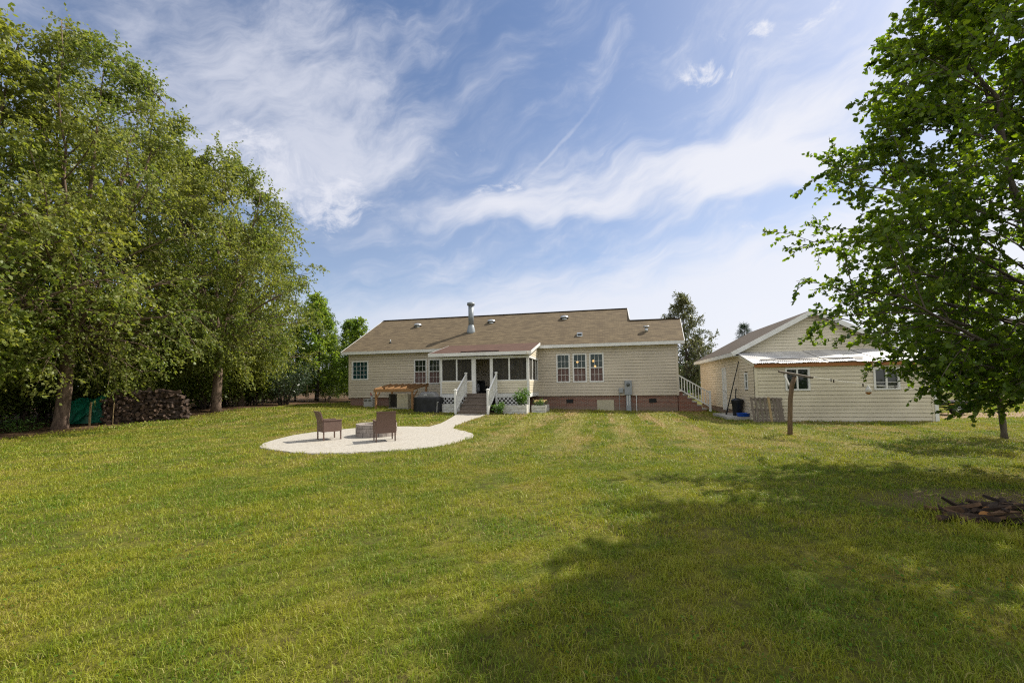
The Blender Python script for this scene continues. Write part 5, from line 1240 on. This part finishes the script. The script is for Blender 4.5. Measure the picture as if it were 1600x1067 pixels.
# behind the house and the garage
HP = [(.6, 1.6), (2.5, 2.5), (5, 2.4), (7.5, 1.9), (9.6, 1.0), (10.8, .3)]
h1 = tree('broadleaf_tree', 'dense upright dark olive tree rising behind the right house end', 'tree', 51, 10.9, HP, .7, 58, 8, 6, 9, (.17, .55), HOLLYLEAF, DARKBARK, .14, .7, .1, .1, twig_len=.5)
at(h1, 18.2, 45)
dupe(h1, 'smaller olive tree at the foot of the tall one behind the house', 20.1, 46.5, 2.4, .62)
CP = [(.3, 2.1), (1.5, 2.0), (3.5, 1.45), (5.5, .75), (7.2, .08)]
cn = tree('spruce_tree', 'dark pointed spruce top rising behind the garage roof', 'tree', 52, 7.3, CP, .35, 90, 6, 5, 14, (.12, .14), CONIFER, DARKBARK, .11, .1, -.05, .2, twig_len=.35)
at(cn, 22.6, 41.5)

# pear tree at the right, its crown overhanging the frame
PP = [(1.5, 1.5), (2.2, 2.4), (2.6, 3.0), (3.1, 3.3), (3.8, 3.85), (4.7, 3.65), (5.8, 3.2), (6.7, 2.6), (8.3, 2.1), (9.2, 1.5), (9.9, 1.0), (10.4, .3)]
pr_ = tree('pear_tree', 'big broadleaf tree whose leafy limbs reach in from the right picture edge', 'tree', 61, 10.5, PP, 1.4, 116, 9, 8, 12, (.082, .76), PEARLEAF, PEARBARK, .13, .45, .08, .06, ovate=True, twig_len=.36, sub_len=.34, wood_twigs=True, zpow=1.05, fork=(2.0, 5, 1.5, .05), sub_start=.15, lobe=.15)
at(pr_, 9.15, 6.85)
SPP = [(1.1, .7), (1.6, 1.3), (2.3, 1.5), (3.2, 1.3), (4.2, .7), (4.8, .2)]
p2_ = tree('pear_tree', 'small young tree with slim leaning trunk right of the garage', 'tree', 62, 5.0, SPP, .9, 24, 6, 6, 9, (.078, .74), PEARLEAF, PEARBARK, .062, .45, .05, .15, ovate=True, lean=(-.3, 0), twig_len=.35, wood_twigs=True)
at(p2_, 13.56, 11.93)

# far wood beyond the fields: one mass of leaf clumps
g = np.random.default_rng(71); P = []
for k in range(260):
    az = R(-75+150*(k+g.uniform(0, 1))/260); d_ = g.uniform(330, 400); h_ = g.uniform(12, 19); x, y = d_*math.sin(az), d_*math.cos(az); n_ = 260
    v = g.normal(size=(n_, 3)); v /= np.linalg.norm(v, axis=1, keepdims=True); r_ = g.uniform(.45, 1, (n_, 1))**.5
    P.append(v*r_*[6., 6., h_*.5]+[x, y, h_*.5+.5])
P = np.concatenate(P); n_ = len(P)
fwo = leaf_mesh('distant_woods', P, g.normal(size=(n_, 3)), g.normal(size=(n_, 3))+[0, 0, .8], g.uniform(1., 2.4, n_), g.uniform(.8, 1.8, n_), FARLEAF, None)
tag(fwo, 'far line of dark blue green woods beyond the fields', 'woods', kind='stuff')
# crop rows in the far field
g = np.random.default_rng(72); n_ = 26000
P = np.stack([g.uniform(8, 190, n_), 78+g.uniform(0, 1, n_)**1.6*150, np.zeros(n_)], 1)
D = np.stack([g.normal(size=n_)*.5, g.normal(size=n_)*.5, np.ones(n_)], 1)
cf = leaf_mesh('field_crop', P, D, g.normal(size=(n_, 3)), g.uniform(.5, .9, n_), g.uniform(.3, .6, n_), leafmat('crop_leaf', (.09, .24, .03), (.12, .28, .04), (.15, .3, .06), .35, .5, .1), None)
tag(cf, 'low bright green crop in the far field past the house end', 'crop', kind='stuff')

# ------------------------------------------------------------------ grass blades over the whole lawn, finer near the camera
g = np.random.default_rng(81)
def pip(x, y, poly):
    ins = np.zeros(len(x), bool); n = len(poly)
    for i in range(n):
        x1, y1 = poly[i]; x2, y2 = poly[(i+1) % n]
        c = ((y1 > y) != (y2 > y)) & (x < (x2-x1)*(y-y1)/(y2-y1+1e-12)+x1); ins ^= c
    return ins
def smooth_noise(x, y, s, seed):
    gg = np.random.default_rng(seed); v = np.zeros_like(x)
    for k in range(7):
        a = gg.uniform(0, 6.28); f_ = s*gg.uniform(.5, 1.8); v += np.sin((x*math.cos(a)+y*math.sin(a))*f_+gg.uniform(0, 6.28))
    return v/7**.5
def field(y0, y1, dens, h, w, spread=1.42):
    area = spread*(y1**2-y0**2)+5*(y1-y0); n = int(area*dens)
    y = np.sqrt(g.uniform(y0**2, y1**2, n)); x = g.uniform(-1, 1, n)*(spread*y+1.0)
    dpat = math.hypot(0, 0); keep = np.hypot(x-PC[0], y-PC[1]) > PR-.03-.07*np.maximum(0, smooth_noise(x, y, 4., 41))-.25*(g.uniform(0, 1, n) < .012)
    keep &= ~pip(x, y, PL+PRR[::-1])
    lx = (x-HO[0])*UX[0]+(y-HO[1])*UX[1]; ly = (x-HO[0])*VX[0]+(y-HO[1])*VX[1]
    keep &= ~((lx > .02) & (lx < 21.5) & (ly > 0)); keep &= ~((lx > 8.05) & (lx < 13.25) & (ly > -3.25)); keep &= ~((lx > 9.6) & (lx < 11.4) & (ly > -5.02) & (ly < -3)); keep &= ~((lx > 21.4) & (lx < 23.1) & (ly > .06) & (ly < 1.5))
    gx = (x-GO[0])*UX[0]+(y-GO[1])*UX[1]; gy = (x-GO[0])*VX[0]+(y-GO[1])*VX[1]
    keep &= ~((gx > -.02) & (gx < 6.4) & (gy > -.0)); keep &= ~((gx > -1.0) & (gx < .0) & (gy > .65) & (gy < 3.3))
    edge = x+17.7-np.clip((y-14)/22, 0, 1)*3.3+.35*smooth_noise(x, y, 1.5, 5)
    keep &= ~((edge < g.uniform(-.7, .5, n)) & (y > 11))
    keep &= ~((np.abs(y-19.8) < 1.5) & (x > 17.) & (g.uniform(0, 1, n) < .8))
    er = np.hypot((x-6.4)/1.7, (y-5.9)/.75); keep &= ~((er < 1.0) & (g.uniform(0, 1, n) < .72))
    keep &= g.uniform(0, 1, n) < (.84+.14*smooth_noise(x, y, 2.6, 6)+.22*smooth_noise(x, y, 13., 16))
    x, y = x[keep], y[keep]; n = len(x)
    hh = h*g.uniform(.35, 1.4, n)*(1+.25*smooth_noise(x, y, 1.7, 7)+.30*smooth_noise(x, y, 9., 8)+.30*smooth_noise(x, y, 24., 9)); hh = np.maximum(hh, h*.2)
    tall = (((np.hypot((x-5.7)/1.0, (y-4.55)/.4) < 1) | (np.abs(np.hypot((x-5.7)/.85, (y-5.15)/.42)-1) < .3)) & (g.uniform(0, 1, n) < .6)); hh[tall] *= 2.2
    ww = w*g.uniform(.7, 1.3, n); a = g.uniform(0, 2*math.pi, n); ln = g.uniform(.2, 1.5, n)*hh; fa = g.uniform(0, 2*math.pi, n)
    bx = np.cos(fa)*ww/2; by = np.sin(fa)*ww/2; z = terr(x, y)
    dx_, dy_ = np.cos(a)*ln, np.sin(a)*ln
    Vv = np.stack([np.stack([x-bx, y-by, z-.005], 1), np.stack([x+bx, y+by, z-.005], 1),
                   np.stack([x+bx*.8+dx_*.32, y+by*.8+dy_*.32, z+hh*.62], 1), np.stack([x-bx*.8+dx_*.32, y-by*.8+dy_*.32, z+hh*.62], 1),
                   np.stack([x+bx*.12+dx_, y+by*.12+dy_, z+hh*.98-ln*.25], 1), np.stack([x-bx*.12+dx_, y-by*.12+dy_, z+hh*.98-ln*.25], 1)], 1)
    return Vv
parts = [field(1.6, 4.6, 5600, .041, .0044), field(4.6, 9., 2100, .045, .0072), field(9., 17., 620, .052, .014), field(17., 34., 150, .06, .034)]
VV = np.concatenate(parts); n = len(VV); V = VV.reshape(-1, 3); b_ = np.arange(n)[:, None]*6
F = np.concatenate([b_+np.array([[0, 1, 2, 3]]), b_+np.array([[3, 2, 4, 5]])])
def grassmat():
    mt, t, p, o = newmat('grass_blade')
    big, mid, fine, rows, straw, dry, (x, y, z) = lawn_nodes(t); r = rnd(t)
    c = t.mix(t.mr(t.m('ADD', t.m('MULTIPLY', mid, .6), t.m('MULTIPLY', big, .5)), .46, .62), (.118, .202, .010), (.275, .298, .018))
    c = t.mix(t.mr(r, .2, .9, 0., .6, False), c, (.32, .32, .028))
    c = t.mix(t.m('MULTIPLY', dry, t.mr(r, .3, .8, .1, .9, False)), c, (.33, .235, .075))
    c = t.mix(t.m('MULTIPLY', rows, t.mr(r, 0., 1., .25, .75, False)), c, (.34, .31, .095))
    c = t.mix(t.m('MULTIPLY', straw, t.mr(r, .2, .6, .35, 1., False)), c, (.40, .29, .135))
    c = t.mix(t.mr(r, .9, .97, 0., .7, False), c, (.42, .33, .14))
    t.put(p.inputs['Base Color'], c); p.inputs['Roughness'].default_value = .5; p.inputs['Specular IOR Level'].default_value = .3
    tr = t.new('ShaderNodeBsdfTranslucent'); t.l.new(c, tr.inputs[0]); mx = t.new('ShaderNodeMixShader'); mx.inputs[0].default_value = .38
    t.l.new(p.outputs[0], mx.inputs[1]); t.l.new(tr.outputs[0], mx.inputs[2]); t.l.new(mx.outputs[0], o.inputs[0]); return mt
GRASSM = grassmat()
gro = npmesh('grass', V, F, GRASSM); tag(gro, 'mown green lawn grass with dry yellow patches', 'grass', kind='stuff')
# broad weed and clover leaves among the near grass
n = 26000; y = np.sqrt(g.uniform(1.6**2, 8.5**2, n)); x = g.uniform(-1, 1, n)*(1.42*y+1)
k_ = (smooth_noise(x, y, 1.9, 14) > .25) & (np.hypot((x-6.4)/1.7, (y-5.9)/.75) > 1.05); x, y = x[k_], y[k_]; n = len(x)
P = np.stack([x, y, terr(x, y)+g.uniform(.008, .036, n)], 1); D = np.stack([g.normal(size=n), g.normal(size=n), g.uniform(-.1, .7, n)], 1); N = np.stack([g.normal(size=n)*.3, g.normal(size=n)*.3, np.ones(n)], 1)
sz = g.uniform(.014, .034, n)
cl = leaf_mesh('clover', P, D, N, sz, sz*.75, leafmat('weed_leaf', (.055, .125, .014), (.085, .155, .018), (.12, .17, .03), .3, .8, .8, .08), None)
tag(cl, 'small broad weed leaves scattered through the near lawn', 'weeds', kind='stuff')
